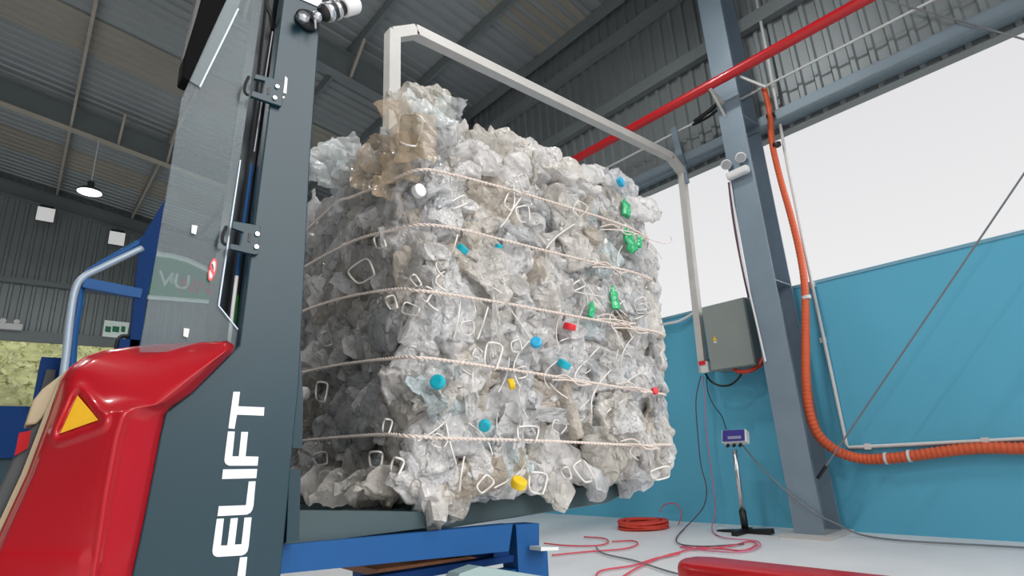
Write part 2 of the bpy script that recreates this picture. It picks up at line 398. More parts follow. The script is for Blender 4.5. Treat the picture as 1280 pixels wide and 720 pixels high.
def text_mesh(txt, origin, dx, dz, size, m, parent, name='lettering', ext=.004):
    cu = bpy.data.curves.new('t', 'FONT'); cu.body = txt; cu.size = size; cu.extrude = ext
    ob = bpy.data.objects.new('t', cu); COL.objects.link(ob)
    dg = bpy.context.evaluated_depsgraph_get(); me = bpy.data.meshes.new_from_object(ob.evaluated_get(dg))
    bpy.data.objects.remove(ob); me.name = name
    dx, dz = _n(dx), np.array(dz, float); dz = _n(dz - dx * (dz @ dx)); nn = np.cross(dx, dz); off = np.array(wloc(parent))
    for v in me.vertices:
        v.co = Vector(np.array(origin) - off + dx * v.co.x + dz * v.co.y + nn * v.co.z)
    me.materials.clear(); me.materials.append(m)
    o = bpy.data.objects.new(name, me); COL.objects.link(o); o.parent = parent
    return o
pa, pb = at(192, 352, 'Y', 20.16), at(270, 364, 'Y', 20.16)
for q in ((200, 345), (262, 352)):
    p = at(*q, 'Y', 20.26); MB().box(p - (.03, 0, .03), (p[0] + .03, 20.582, p[2] + .03)).build('wall_bracket', M['rafter'], t)
text_mesh('VU', at(196, 356, 'Y', 20.16), pb - pa, (0, 0, 1), .72, M['exitwhite'], t)
text_mesh('«', at(211, 354, 'Y', 20.16), pb - pa, (0, 0, 1), .5, M['exitwhite'], t)
text_mesh('NNSTAN', at(222, 363, 'Y', 20.16), pb - pa, (0, 0, 1), .66, M['red_cap'], t)
t = thing('emergency_light', at(10, 405, 'Y', 20.3), 'small twin-head emergency light at the left edge of the gable wall', 'lamp')
p = at(10, 408, 'Y', 20.3); MB().box(p - (.3, .06, .08), p + (.3, .1, .08)).build('battery_box', M['conduit'], t)
for d in (-.12, .16): MB().lathe([(0, .05), (.08, .07)], p + (d, -.02, .13), (0, -1, 0), 12).build('lamp_head', M['conduit'], t)

# ------------------------------------------------------------------ along the right wall
t = MB().tube([(6.02, 20.4, 5.38), (6.02, -9, 5.27)], .062, 16).build('fire_pipe', M['red_pipe'], smooth=True); tag(t, 'long red sprinkler pipe running in front of the column under the roof', 'pipe')
for y in FR[1:4]:
    MB().bar((6.3, y + .06, 5.16), (6.0, y + .06, 5.25), .04, .02).build('pipe_bracket', M['frame'], t)
    MB().bar((6.3, y + .06, 4.96), (6.02, y + .06, 5.24), .03, .012).build('pipe_bracket', M['frame'], t)
o = MB().tube([(6.7, 20.4, 5.36), (6.7, -9, 5.36)], .016, 8).build('cable_pipe', M['conduit']); tag(o, 'thin pale pipe along the upper cladding behind the column', 'pipe')
o = MB().tube(smooth_path([at(868, 152, 'X', 6.55), at(885, 140, 'X', 6.55), at(899, 128, 'X', 6.6)]), .03, 8).build('black_cable', M['black']); tag(o, 'thick black cable ending at the column below the red pipe', 'cable')
o = MB().tube(smooth_path([at(866, 156, 'X', 6.6), at(884, 147, 'X', 6.6), at(901, 134, 'X', 6.62)]), .02, 8).build('black_cable', M['black']); tag(o, 'thinner black cable just under the thick one by the column', 'cable')

# conduit with its bend
cp = [at(944, -8, 'X', 6.76), at(961, 79, 'X', 6.76), at(985, 210, 'X', 6.78), at(1015, 356, 'X', 6.80), at(1040, 470, 'X', 6.82), at(1058, 555, 'X', 6.83), at(1061, 559.5, 'X', 6.83), at(1150, 555, 'X', 6.83), at(1280, 548.6, 'X', 6.83), (6.83, -3, .9)]
t = thing('wall_conduit', cp[5], 'thin white conduit dropping beside the column and turning along the blue wall', 'pipe')
MB().tube(cp, .019, 10).build('conduit', M['conduit'], t, True)
for a, c in ((1015.5, 356), (1029, 425), (1085, 558), (1232, 551)):
    p = at(a, c, 'X', 6.83); MB().box(p - (.02, .03, .03), p + (.015, .03, .03)).build('clip', M['conduit'], t)

# corrugated orange hose
hp = [at(955, 110, 'X', 6.7), at(962, 140, 'X', 6.68), at(965, 178, 'X', 6.7), at(975, 222, 'X', 6.72), at(989, 272, 'X', 6.74), at(1000, 318, 'X', 6.72), at(1006, 360, 'X', 6.64),
      at(1007, 420, 'X', 6.54), at(1007.5, 470, 'X', 6.46), at(1011, 510, 'X', 6.44), at(1022, 542, 'X', 6.48), at(1045, 563, 'X', 6.62), at(1075, 573, 'X', 6.78), at(1110, 573, 'X', 6.78), at(1150, 568.5, 'X', 6.78),
      at(1200, 562, 'X', 6.78), at(1240, 560, 'X', 6.78), at(1284, 560.5, 'X', 6.78), (6.78, 0.2, .78)]
hs = smooth_path(hp, 24); dd = [0]
for a, c in zip(hs[:-1], hs[1:]): dd.append(dd[-1] + np.linalg.norm(c - a))
n = int(dd[-1] / .011); tt = np.linspace(0, dd[-1], n); hx = np.array(hs)
hq = np.stack([np.interp(tt, dd, hx[:, i]) for i in range(3)], 1)
hb = np.interp(tt, [0, dd[24 * 6], dd[24 * 9], dd[24 * 11], dd[-1]], [.034, .040, .048, .050, .053]); ha = np.interp(tt, [0, dd[24 * 8], dd[24 * 11], dd[-1]], [.0008, .001, .004, .005])
hr = [hb[i] + ha[i] * (1 if (i // 2) % 2 else -1) for i in range(n)]
t = thing('orange_hose', hp[10], 'ribbed orange hose hanging beside the column and curving along the blue wall', 'hose')
MB().tube(list(hq), hr, 14).build('ribbed_hose', M['orange'], t, True)
for a, c, mm in ((963, 145, 'black'), (971, 181, 'black'), (1008, 372, 'conduit')):
    p = at(a, c, 'X', 6.7 if c < 300 else 6.62); MB().lathe([(-.02, .05), (.02, .05)], p, (0, 0.05, 1), 16).build('clamp', M[mm], t)
for a, c in ((1108, 573), (1137, 570)):
    p = at(a, c, 'X', 6.78); MB().lathe([(-.012, .060), (.012, .060)], p, (0, 1, 0), 16).build('clamp', M['conduit'], t)
MB().bar(at(925, 96, 'X', 6.5), at(957, 109, 'X', 6.6), .03, .03).build('support_arm', M['conduit'], t)

# brace rods
a = at(1022, 598, 'X', 6.37); c = at(1280, 217, 'X', 6.37); e = c + (c - a) * .6
t = thing('brace_rod', a, 'thin diagonal steel brace rod rising from the column foot across the blue wall', 'rod')
MB().tube([a, e], .009, 8).build('rod', M['greycord'], t); MB().tube([a, a + (e - a) * .03], .018, 8).build('turnbuckle', M['black'], t)
a = at(1150, 12, 'X', 6.6); c = at(1290, 52, 'X', 6.6)
o = MB().tube([a + (a - c) * .4, c + (c - a) * .5], .01, 8).build('brace_rod', M['greycord']); tag(o, 'thin brace rod crossing the eave at top right', 'rod')

# electrical box
bx0, bx1 = (6.48, 3.0, 1.83), (6.84, 3.53, 2.67)
t = thing('electrical_box', (6.84, 3.26, 1.83), 'grey steel electrical cabinet on the blue wall left of the column', 'cabinet')
MB().box((6.5, 2.98, 1.83), (6.85, 3.55, 2.66)).build('enclosure', M['box'], t, bevel=.008)
MB().box((6.478, 2.985, 1.84), (6.498, 3.545, 2.65)).build('door', M['box'], t, bevel=.006)
MB().prism([(6.474, 3.46, 2.20), (6.474, 3.40, 2.20), (6.474, 3.43, 2.26)], (.004, 0, 0)).build('warning_triangle', M['yellow'], t, label='small yellow warning triangle')
MB().box((6.474, 3.41, 2.17), (6.478, 3.45, 2.19)).build('warning_label', M['white'], t)
o = MB().tube(smooth_path([at(915, 458, 'X', 6.6), at(922, 464, 'X', 6.55), at(935, 464, 'X', 6.55), at(948, 458, 'X', 6.6), at(954, 448, 'X', 6.65)]), .025, 10).build('orange_cable', M['coil'], smooth=True); tag(o, 'thick orange cable looping under the electrical cabinet', 'cable')
o = MB().tube(smooth_path([at(882, 467, 'X', 6.6), at(888, 476, 'X', 6.55), at(900, 482, 'X', 6.55), at(913, 481, 'X', 6.55), at(923, 473, 'X', 6.55), at(928, 464, 'X', 6.6)]), .013, 8).build('black_cable', M['black'], smooth=True); tag(o, 'black cable looping from the socket to the electrical cabinet', 'cable')

# hanging goal-post frame, bar straight out from the wall
fy = 3.6; zt = 4.74
t = thing('gantry_frame', (2.03, fy, 0), 'tall pale grey square-tube frame arching behind and over the bale to the wall', 'frame')
def sqbar(nm, a, c, w): return MB().bar(a, c, w, w, up=(0, 1, 0)).build(nm, M['frame'], t)
pl = at(490.5, 44, 'Y', fy); pk = at(518, 40, 'Y', fy); pr = at(838, 196, 'Y', fy); pc = at(852.5, 216, 'Y', fy)
sqbar('left_post', (pl[0], fy, 0), pl + (0, 0, .02), .105)
sqbar('corner_piece', pl, pk, .10); sqbar('top_bar', pk, pr, .10); sqbar('corner_piece', pr, pc, .10)
pe = at(880, 466, 'X', 6.6)
MB().bar(pc + (0, 0, .03), pe, .09, .09, up=(0, 1, 0)).build('right_post', M['frame'], t)
MB().bar(at(842, 160, 'X', 6.66), at(858, 230, 'X', 6.62), .09, .03, up=(1, 0, 0)).build('hanger_strap', M['steel'], t)
for z in (2.0, 3.6, 4.6): MB().bar((6.6, 3.7, z if z < 3 else 4.85), (6.84, 3.7, z if z < 3 else 4.85), .04, .04).build('wall_bracket', M['steel'], t)
t = thing('wall_socket', at(880, 459, 'X', 6.52), 'small white socket box with red cover at the foot of the frame post', 'socket')
p = at(881, 459, 'X', 6.5); MB().box(p - (.02, .05, .07), p + (.05, .05, .07)).build('box', M['conduit'], t, bevel=.005)
MB().box(p + (-.03, -.03, .03), p + (-.018, .06, .08)).build('cover', M['red_cap'], t)

# emergency light on the column
t = thing('emergency_light', at(921, 210, 'X', 6.25), 'white twin-spot emergency light on the column below the red pipe', 'lamp')
pA, pB = at(909, 222, 'X', 6.24), at(936, 210, 'X', 6.24)
MB().bar(pA, pB, .10, .10, up=(0, 0, 1)).build('battery_box', M['white'], t, bevel=.03)
for a, c in ((908, 206), (926, 197)):
    p = at(a, c, 'X', 6.24)
    h = MB().lathe([(-.05, .03), (-.01, .062), (.02, .065)], p, (-1, -.35, -.3), 18).build('lamp_head', M['white'], t, True)
    MB().lathe([(.02, .052), (.026, .05)], p, (-1, -.35, -.3), 18).build('lens', M['chrome'], h)
o = MB().tube(smooth_path([at(911, 228, 'X', 6.28), at(915, 262, 'X', 6.28), at(921, 300, 'X', 6.28), at(930, 345, 'X', 6.28), at(936, 372, 'X', 6.4)]), .014, 8).build('maroon_cable', M['purple']); tag(o, 'maroon cable dropping from the emergency light along the column edge', 'cable')
o = MB().tube(smooth_path([at(913, 228, 'X', 6.27), at(919, 270, 'X', 6.27), at(929, 330, 'X', 6.27), at(945, 400, 'X', 6.27), at(957, 452, 'X', 6.27)]), .012, 8).build('white_cable', M['white']); tag(o, 'white trunking strip down the left edge of the column', 'cable')

# scale indicator on its post
sb = at(932, 664, 'Z', 0.02); sx_, sy_ = sb[0], sb[1]
t = thing('scale_indicator', (sx_, sy_, 0), 'weighing scale indicator with violet face on a steel post by the blue wall', 'scale')
q = at(918, 562, 'X', sx_ - .02)
MB().tube([(sx_, sy_, .22), q], .028, 14).build('post', M['chrome'], t, True)
MB().tube([(sx_, sy_, .03), (sx_, sy_, .24)], .038, 14).build('socket', M['black'], t, True)
MB().bar(at(898, 665, 'X', sx_), at(966, 664, 'X', sx_), .07, .05).build('foot', M['black'], t)
MB().bar((sx_ - .25, sy_, .025), (sx_ + .1, sy_, .025), .07, .05).build('foot', M['black'], t)
X0 = sx_ - .10
bd = [at(a, c, 'X', X0) for a, c in ((899, 538), (929, 536.5), (933, 552), (902, 553.5))]
MB().prism([bd[0] + (.06, 0, 0), bd[1] + (.06, 0, 0), bd[2], bd[3]], (.07, 0, -.03)).build('housing', M['white'], t, bevel=.004)
def lerp4(b, u, v): return (b[0] * (1 - u) + b[1] * u) * (1 - v) + (b[3] * (1 - u) + b[2] * u) * v
bq = [bd[0] + (.055, 0, 0), bd[1] + (.055, 0, 0), bd[2] - (.005, 0, 0), bd[3] - (.005, 0, 0)]
MB().prism([lerp4(bq, u, v) for u, v in ((.05, .04), (.95, .04), (.95, .92), (.05, .92))], (-.004, 0, .003)).build('face', M['violet'], t, label='violet keypad face')
bq = [p + (-.006, 0, .004) for p in bq]
MB().prism([lerp4(bq, u, v) for u, v in ((.28, .55), (.82, .55), (.82, .78), (.28, .78))], (-.003, 0, .002)).build('screen', M['lcd'], t)
for u in (.25, .5, .75):
    p = bd[3] * (1 - u) + bd[2] * u + (.005, 0, -.03); MB().lathe([(0, .02), (.03, .018)], p, (-1, 0, -.4), 10).build('cable_gland', M['black'], t)
o = MB().tube(smooth_path([at(928, 556, 'X', 6.35), at(945, 577, 'X', 6.4), at(965, 598, 'X', 6.3), at(990, 620, 'X', 6.27), at(1020, 642, 'X', 6.27), at(1048, 656, 'X', 6.4), at(1075, 668, 'Z', .03), at(1120, 675, 'Z', .02), at(1200, 680, 'Z', .02), at(1290, 685, 'Z', .02), (6.6, -2, .02)]), .009, 8).build('grey_cable', M['greycord'], smooth=True); tag(o, 'grey cable from the scale indicator past the column foot and along the wall base', 'cable')
o = MB().tube(smooth_path([at(883, 468, 'X', 6.6), at(885, 490, 'X', 6.6), at(893, 508, 'X', 6.6), at(902, 520, 'X', 6.5), at(908, 537, 'X', 6.4)]), .006, 6).build('black_wire', M['black']); tag(o, 'thin dark wire from the socket down to the scale indicator', 'cable')
Z = .018
def cord(nm, pts, r, m, lab):
    o = MB().tube(smooth_path(pts, 8), r, 8).build(nm, M[m], smooth=True); return tag(o, lab, 'cable')
fl = lambda a, c: at(a, c, 'Z', Z)
cord('red_cable', [at(876, 470, 'X', 6.6), at(870, 500, 'X', 6.62), at(872, 540, 'X', 6.62), at(876, 580, 'X', 6.62), at(883, 610, 'X', 6.62), at(880, 632, 'X', 6.6), at(868, 648, 'X', 6.5), fl(856, 660), fl(846, 672), fl(850, 680), fl(880, 683), fl(930, 680)], .007, 'purple', 'maroon cord hanging straight down the blue wall from the socket')
cord('red_cable', [at(879, 470, 'X', 6.6), at(881, 500, 'X', 6.6), at(883, 540, 'X', 6.6), at(888, 580, 'X', 6.6), at(893, 620, 'X', 6.6), at(894, 640, 'X', 6.6), fl(890, 662), fl(905, 672), fl(945, 676), fl(948, 684), fl(925, 690), fl(880, 688), fl(850, 684)], .007, 'pinkcord', 'pinkish red cord hanging right of the maroon one, ending in a tangle on the floor')
cord('red_cable', [fl(852, 683), fl(880, 686), fl(915, 682), fl(935, 677), fl(946, 680), fl(930, 688), fl(900, 686), fl(872, 685), fl(850, 690), fl(825, 697), fl(800, 708), fl(780, 720), fl(770, 730)], .008, 'redcord', 'red cord tangle on the floor in front of the scale indicator')
cord('red_cable', [fl(680, 679), fl(710, 682), fl(745, 682), fl(760, 678), fl(755, 673), fl(730, 671)], .008, 'redcord', 'short red cord loop on the floor right of the blue stand')
cord('red_cable', [fl(690, 694), fl(730, 690), fl(780, 686), fl(797, 680), fl(790, 676), fl(765, 677)], .008, 'redcord', 'long pale red cord loop on the floor right of the blue stand')
cord('red_cable', [fl(745, 728), fl(750, 714), fl(790, 707), fl(820, 698), fl(850, 692)], .008, 'redcord', 'red cord running forward on the floor near the red floor bar')
cord('grey_cable', [fl(745, 684), fl(755, 692), fl(790, 700), fl(810, 706), fl(835, 714), fl(865, 722), fl(900, 735)], .008, 'greycord', 'grey cable snaking over the floor between the red cords')
cord('red_cable', [at(825, 640, 'X', 6.7), at(830, 631, 'X', 6.75), at(845, 630, 'X', 6.75), at(852, 642, 'X', 6.7), fl(848, 656)], .007, 'redcord', 'thin red cord loop standing against the wall by the red coil')
cord('white_cable', [at(800, 412, 'X', 6.78), at(832, 405, 'X', 6.78), at(850, 401, 'X', 6.78), at(868, 391, 'X', 6.8), at(880, 386, 'X', 6.8)], .02, 'white', 'white cable sagging along the top of the blue wall beside the bale')
cx, cy, _ = at(804, 657, 'Z', .03)
t = MB()
for kx in range(10):
    r0 = .30 - .035 * (kx % 4); z0 = .022 + .03 * (kx // 3.4)
    t.tube([(cx + r0 * math.cos(a + kx) * (1 + .04 * math.sin(3 * a + kx)), cy + r0 * math.sin(a + kx), z0 + .006 * math.sin(2 * a + kx)) for a in np.linspace(0, 2 * math.pi, 40)[:-1]], .016, 8, True)
o = t.build('coiled_hose', M['coil'], smooth=True); tag(o, 'flat coil of orange-red hose on the floor against the blue wall', 'hose')

# red rounded bar on the floor, lower right
t = MB(); pr_ = []
rx0, rx1, y0 = 3.62, 3.98, 2.55
out = [(rx1, -2.5), (rx1, y0 - .18), (rx1 - .05, y0 - .05), (rx1 - .18, y0), (rx0 + .05, y0 - .05), (rx0, y0 - .18), (rx0, -2.5)]
t.prism([(x, y, 0) for x, y in out], (0, 0, .2))
o = t.build('red_floor_bar', M['red_pipe'], bevel=.045, smooth=True); tag(o, 'long red round-nosed steel bar lying on the floor at lower right', 'barrier')

# ------------------------------------------------------------------ blue press behind the truck
PY = 6.0
def pp(a, c, dy=0): return at(a, c, 'Y', PY + dy)
t = thing('baling_press', (*pp(100, 560)[:2], 0), 'dark blue steel press with a bent handrail behind the red hood', 'machine')
MB().prism([pp(*q) for q in ((210, 243), (190, 276), (177, 297), (172, 330), (161, 445), (150, 640), (182, 640), (176, 432), (184, 373), (196, 317), (204, 262))], (0, .12, 0)).build('post', M['navy'], t)
MB().tube(smooth_path([pp(66, 620), pp(76, 500), pp(83, 440), pp(88, 395), pp(94, 362), pp(105, 346), pp(130, 333), pp(178, 310)], 6), .030, 12).build('handrail', M['galv_tube'], t, True, label='light grey handrail tube')
MB().tube(smooth_path([pp(82, 620, .06), pp(90, 440, .06), pp(97, 385, .06), pp(104, 350, .06), pp(125, 332, .06), pp(178, 302, .06)], 6), .036, 12).build('rail_tube', M['blue'], t, True)
MB().bar(pp(104, 354, .03), pp(176, 368, .03), .08, .09).build('cross_bar', M['blue'], t)
MB().prism([pp(*q, .2) for q in ((52, 446), (92, 448), (80, 505), (41, 505))], (0, .3, 0)).build('control_box', M['navy'], t)
MB().prism([pp(*q, .19) for q in ((58, 462), (70, 463), (64, 492), (50, 491))], (0, -.02, 0)).build('box_cover', M['black'], t)
MB().bar(pp(-120, 541, .5), pp(300, 541, .5), .3, .42).build('lower_beam', M['navy'], t)
MB().box((pp(-120, 560)[0], PY + .4, 0), (pp(150, 560)[0], PY + 1.6, pp(0, 568, .4)[2])).build('press_body', M['teal'], t)
MB().tube(smooth_path([pp(145, 440, .1), pp(148, 425, .1), pp(155, 420, .1), pp(165, 424, .1)]), .02, 8).build('black_hose', M['black'], t)
MB().box(pp(148, 440) + (0, 0, 0), pp(175, 425) + (0, .1, 0)).build('valve_block', M['navy'], t)

# ------------------------------------------------------------------ pallet stacker
TY = 1.25
def T(a, c, dy=0): return at(a, c, 'Y', TY + dy)
def tp(name, pts, dy, th, m, parent, bevel=0, label=None): return MB().prism([T(*q, dy) for q in pts], (0, th, 0)).build(name, m, parent, bevel=bevel, label=label)
tk = thing('pallet_stacker', (.25, 1.5, 0), 'red and dark teal electric pallet stacker holding the bale, at left', 'forklift')
mp = tp('mast_plate', [(372, -120), (353.7, 0), (328, 200), (299, 432), (291, 440), (240, 491), (207, 516), (200, 546), (180, 650), (165, 720), (140, 900), (335, 900), (351, 720), (366.7, 554), (374, 480), (387.7, 200), (402, 0), (410, -120)], 0, .045, M['teal'], tk, bevel=.003)
tp('mast_channel', [(336, -120), (328, 0), (309, 136), (300, 200), (273, 384), (270, 440), (320, 440), (350, 100), (375, -120)], .10, .10, M['teal_dark'], tk)
tp('inner_rail', [(346, -120), (336, 0), (322, 130), (300, 300), (283, 432), (291, 432), (307, 300), (329, 130), (342, 0), (352, -120)], .07, .03, M['darkgrey'], tk)
MB().tube([T(341, 40, .05), T(330, 110, .05), T(318, 190, .05)], .0025, 8).build('lift_chain', M['chrome'], tk)
MB().tube([T(315, 205, .05), T(302, 300, .05), T(293, 370, .05), T(287, 432, .05)], .004, 8).build('hydraulic_hose', M['blue'], tk, label='thin blue hydraulic hose')
MB().tube([T(296, 345, .04), T(291, 385, .04), T(286, 432, .04)], .004, 8).build('hydraulic_hose', M['conduit'], tk, label='pale hydraulic hose')
MB().box(T(291, 412, .06), T(297, 370, .07)).build('green_block', mat('green_fitting', rgb(60, 150, 40), .5), tk)
MB().tube(smooth_path([T(333, -20, .03), T(334, 8, .03), T(338, 18, .03), T(340, 34, .05)]), .006, 8).build('cable', M['black'], tk)
def bracket(o1, o2):
    b = tp('guard_bracket', o1, -.012, .012, M['teal'], tk, bevel=.001); 
    return b
br = tp('guard_bracket', [(319, 92), (345, 99), (356, 102), (352, 133), (343, 130), (314, 120), (315, 113), (328, 117), (331, 101), (318, 98)], -.012, .010, M['teal'], tk, bevel=.001)
tp('slot', [(335, 109), (339, 109.5), (337, 118), (334, 117.5)], -.0135, .002, M['black'], br)
for a, c in ((346, 109), (343, 123)): MB().lathe([(0, .006), (.005, .005)], T(a, c, -.012), (0, -1, 0), 8).build('bolt', M['chrome'], br)
br = tp('guard_bracket', [(291, 276), (320, 281), (326, 283), (323, 318), (317, 318), (287, 311), (288, 304), (300, 307), (304, 290), (290, 285)], -.012, .010, M['teal'], tk, bevel=.001)
tp('slot', [(311, 291), (315, 292), (313, 303), (310, 302)], -.0135, .002, M['black'], br)
for a, c in ((321, 293), (320, 309)): MB().lathe([(0, .006), (.005, .005)], T(a, c, -.012), (0, -1, 0), 8).build('bolt', M['chrome'], br)
tp('white_strip', [(356.5, 95), (359.5, 98), (358, 117), (354, 116)], -.002, .002, M['white'], tk); tp('white_dot', [(353, 120), (356, 120.5), (355.5, 123), (353, 122.5)], -.002, .002, M['white'], tk)
for c0, c1 in ((308, 110), (280, 297)):
    MB().tube(smooth_path([T(c0 + 3, c1 - 14, -.004), T(c0 - 1, c1 - 5, -.008), T(c0 - 2, c1 + 5, -.008), T(c0 + 2, c1 + 9, -.004)]), .0035, 8).build('panel_clip', M['black'], tk)
# guard panel
gp = tp('guard_panel', [(322, -120), (336, -120), (328, 0), (309, 136), (300, 200), (273, 382), (297, 412), (297, 440), (174, 440), (186, 373), (207, 250), (213, 213), (227, 123), (237, 101), (249, 108), (283, 39), (297, 10), (305, -10)], .015, .005, M['guard'], tk, label='clear scratched plastic guard panel')
tp('panel_flange', [(285, -3), (305, -10), (297, 10), (283, 39), (249, 108), (237, 101), (240, 84)], .012, .006, M['guard_edge'], gp, label='teal-tinted bent edge of the panel')
tp('panel_edge', [(297, 10), (299, 11), (285, 40), (251, 109), (249, 108), (283, 39)], .010, .004, M['galv_tube'], gp)
tp('panel_edge', [(300, 200), (301.5, 200), (274.5, 382), (298, 411), (297, 412.5), (272.5, 382)], .012, .004, M['galv_tube'], gp)
for c in ((243, 287), (233, 416)): tp('scrap_label', [(c[0] - 3, c[1] - 6), (c[0] + 4, c[1] - 5), (c[0] + 2, c[1] + 6), (c[0] - 4, c[1] + 4)], .011, .002, M['conduit'], gp)
el = lambda cx_, cy_, a, b, rot, n=20: [(cx_ + a * math.cos(k * 2 * math.pi / n) * math.cos(rot) - b * math.sin(k * 2 * math.pi / n) * math.sin(rot), cy_ + a * math.cos(k * 2 * math.pi / n) * math.sin(rot) + b * math.sin(k * 2 * math.pi / n) * math.cos(rot)) for k in range(n)]
st = tp('prohibition_sticker', el(265.5, 337, 4.6, 14.5, .22), .011, .002, M['red_cap'], gp, label='red and white round prohibition sticker')
tp('sticker_field', el(265.5, 337, 3.0, 11.3, .22), .0095, .002, M['white'], st)
tp('sticker_figure', [(263.5, 331), (266, 329), (267.5, 336), (266, 342), (264, 338)], .008, .002, M['darkgrey'], st)
tp('sticker_bar', [(262, 333), (264, 331), (269, 343), (267, 345)], .007, .002, M['red_cap'], st)
# black guard strip at the top left of the panel
tp('guard_strip', [(300, -90), (284, -3), (262, 45), (237, 101), (227, 96), (230, 72), (246, 20), (262, -40), (275, -90)], -.01, .05, M['rubber'], tk, bevel=.004)
tp('guard_strip_side', [(275, -90), (262, -40), (246, 20), (230, 72), (235, 52), (244, 8), (256, -45)], -.005, .04, M['black'], tk)
# red hood: moulded shell
def poly_y(pts, n):
    P = np.array(pts, float); d = np.r_[0, np.cumsum(np.linalg.norm(np.diff(P, axis=0), axis=1))]; q = np.linspace(0, d[-1], n)
    return np.stack([np.interp(q, d, P[:, 0]), np.interp(q, d, P[:, 1])], 1)
NRW, NCA, NCB = 90, 46, 22
Lc = poly_y([(196, 430), (160, 434), (130, 438), (106, 446), (88, 458), (78, 472), (61, 522), (35, 592), (2, 663), (-30, 735), (-55, 800)], NRW)
Mc = poly_y([(276, 427), (283, 431), (283, 438), (235, 474), (195, 506), (165, 510), (150, 514), (140, 545), (126, 620), (112, 720), (104, 800)], NRW)
Rc = poly_y([(284, 426), (292, 431), (292, 439), (240, 491), (212, 510), (205, 520), (200, 546), (190, 600), (180, 650), (165, 720), (152, 800)], NRW)
tri = np.array([(97, 494), (123, 525), (75, 542)], float)
def tri_dist(p):
    best = 1e9; inside = True
    for i in range(3):
        a, c = tri[i], tri[(i + 1) % 3]; e = c - a; w = p - a; tt_ = np.clip((w @ e) / (e @ e), 0, 1); best = min(best, np.linalg.norm(w - e * tt_))
        if e[0] * w[1] - e[1] * w[0] < 0: inside = False
    return -best if inside else best
hv = []; hpx = []; hdy = []
for i in range(NRW):
    vfrac = i / (NRW - 1)
    for j in range(NCA + NCB):
        if j < NCA:
            s_ = j / (NCA - 1); p = Lc[i] * (1 - s_) + Mc[i] * s_
            dy = .075 * (1 - s_) ** 1.2 - .05 * s_
            edge = max(0, 1 - s_ / .10); dy += .035 * edge ** 2
        else:
            s_ = (j - NCA + 1) / NCB; p = Mc[i] * (1 - s_) + Rc[i] * s_
            dy = -.05 + .042 * (s_ ** 1.5); dy -= .008 * math.exp(-((s_ - .12) / .10) ** 2) if vfrac > .35 else 0
            if s_ > .9: dy += .016 * (s_ - .9) / .1
        top = max(0, 1 - vfrac / .05); dy += .03 * top ** 2 * (1 if j < NCA + NCB - 3 else .3)
        d = tri_dist(p)
        if d < 40:
            if d < 5: dy += .008 * (1 - max(0, d - 1) / 4 if d > 1 else 1)
            dy -= .010 * math.exp(-((d - 9) / 4.5) ** 2)
        if p[1] > 690: dy -= .006 * min(1, (p[1] - 690) / 6) * (1 if p[0] < 100 else max(0, 1 - (p[0] - 100) / 20))
        hv.append(T(p[0], p[1], dy)); hpx.append(p); hdy.append(dy)
NC = NCA + NCB
b = MB(); b.add(hv, [(i * NC + j, i * NC + j + 1, (i + 1) * NC + j + 1, (i + 1) * NC + j) for i in range(NRW - 1) for j in range(NC - 1)])
rim = [i * NC for i in range(NRW)] + [(NRW - 1) * NC + j for j in range(1, NC)] + [i * NC + NC - 1 for i in range(NRW - 2, -1, -1)] + [j for j in range(NC - 2, 0, -1)]
nb = len(b.v); b.v += [(b.v[k][0] + .0, TY + .28, b.v[k][2]) for k in rim]; m_ = len(rim)
b.f += [(rim[k], nb + k, nb + (k + 1) % m_, rim[(k + 1) % m_]) for k in range(m_)]
hood = b.build('hood', M['red'], tk, True, label='glossy red moulded hood')
md = hood.modifiers.new('sm', 'SMOOTH'); md.factor = .5; md.iterations = 3
vg = hood.vertex_groups.new(name='inner'); vg.add([i * NC + j for i in range(2, NRW - 1) for j in range(2, NC - 2)], 1.0, 'REPLACE'); md.vertex_group = 'inner'
hpx = np.array(hpx); hdy = np.array(hdy)
def hd(p): return hdy[np.argmin(((hpx - np.array(p)) ** 2).sum(1))]
tv = [tuple(q) for q in tri]
MB().prism([T(q[0], q[1], hd(q) - .007) for q in tv], (0, .004, 0)).build('warning_sticker', M['yellow'], hood, label='yellow triangle sticker', bevel=.001)
# cushion and tail lamp beyond the hood edge
tp('back_pad', [(86, 461), (70, 473), (52, 487), (41, 501), (31, 532), (46, 530), (62, 512), (80, 480)], .118, .10, M['tan'], tk, label='worn tan rubber edge', bevel=.004)
tp('rear_panel', [(66, 500), (33, 541), (14, 578), (-2, 612), (-50, 720), (-50, 800), (0, 800), (10, 660), (40, 590), (64, 525)], .13, .14, M['darkgrey'], tk, bevel=.004)
tp('tail_lamp', [(24, 541), (39, 538), (35, 560), (18, 570)], .12, .02, M['tail'], tk, label='red tail lamp')
tp('edge_trim', [(72, 480), (77, 470), (60, 522), (34, 592), (1, 663), (-30, 735), (-38, 735), (-6, 663), (27, 592), (54, 522)], .11, .01, M['tan'], tk)
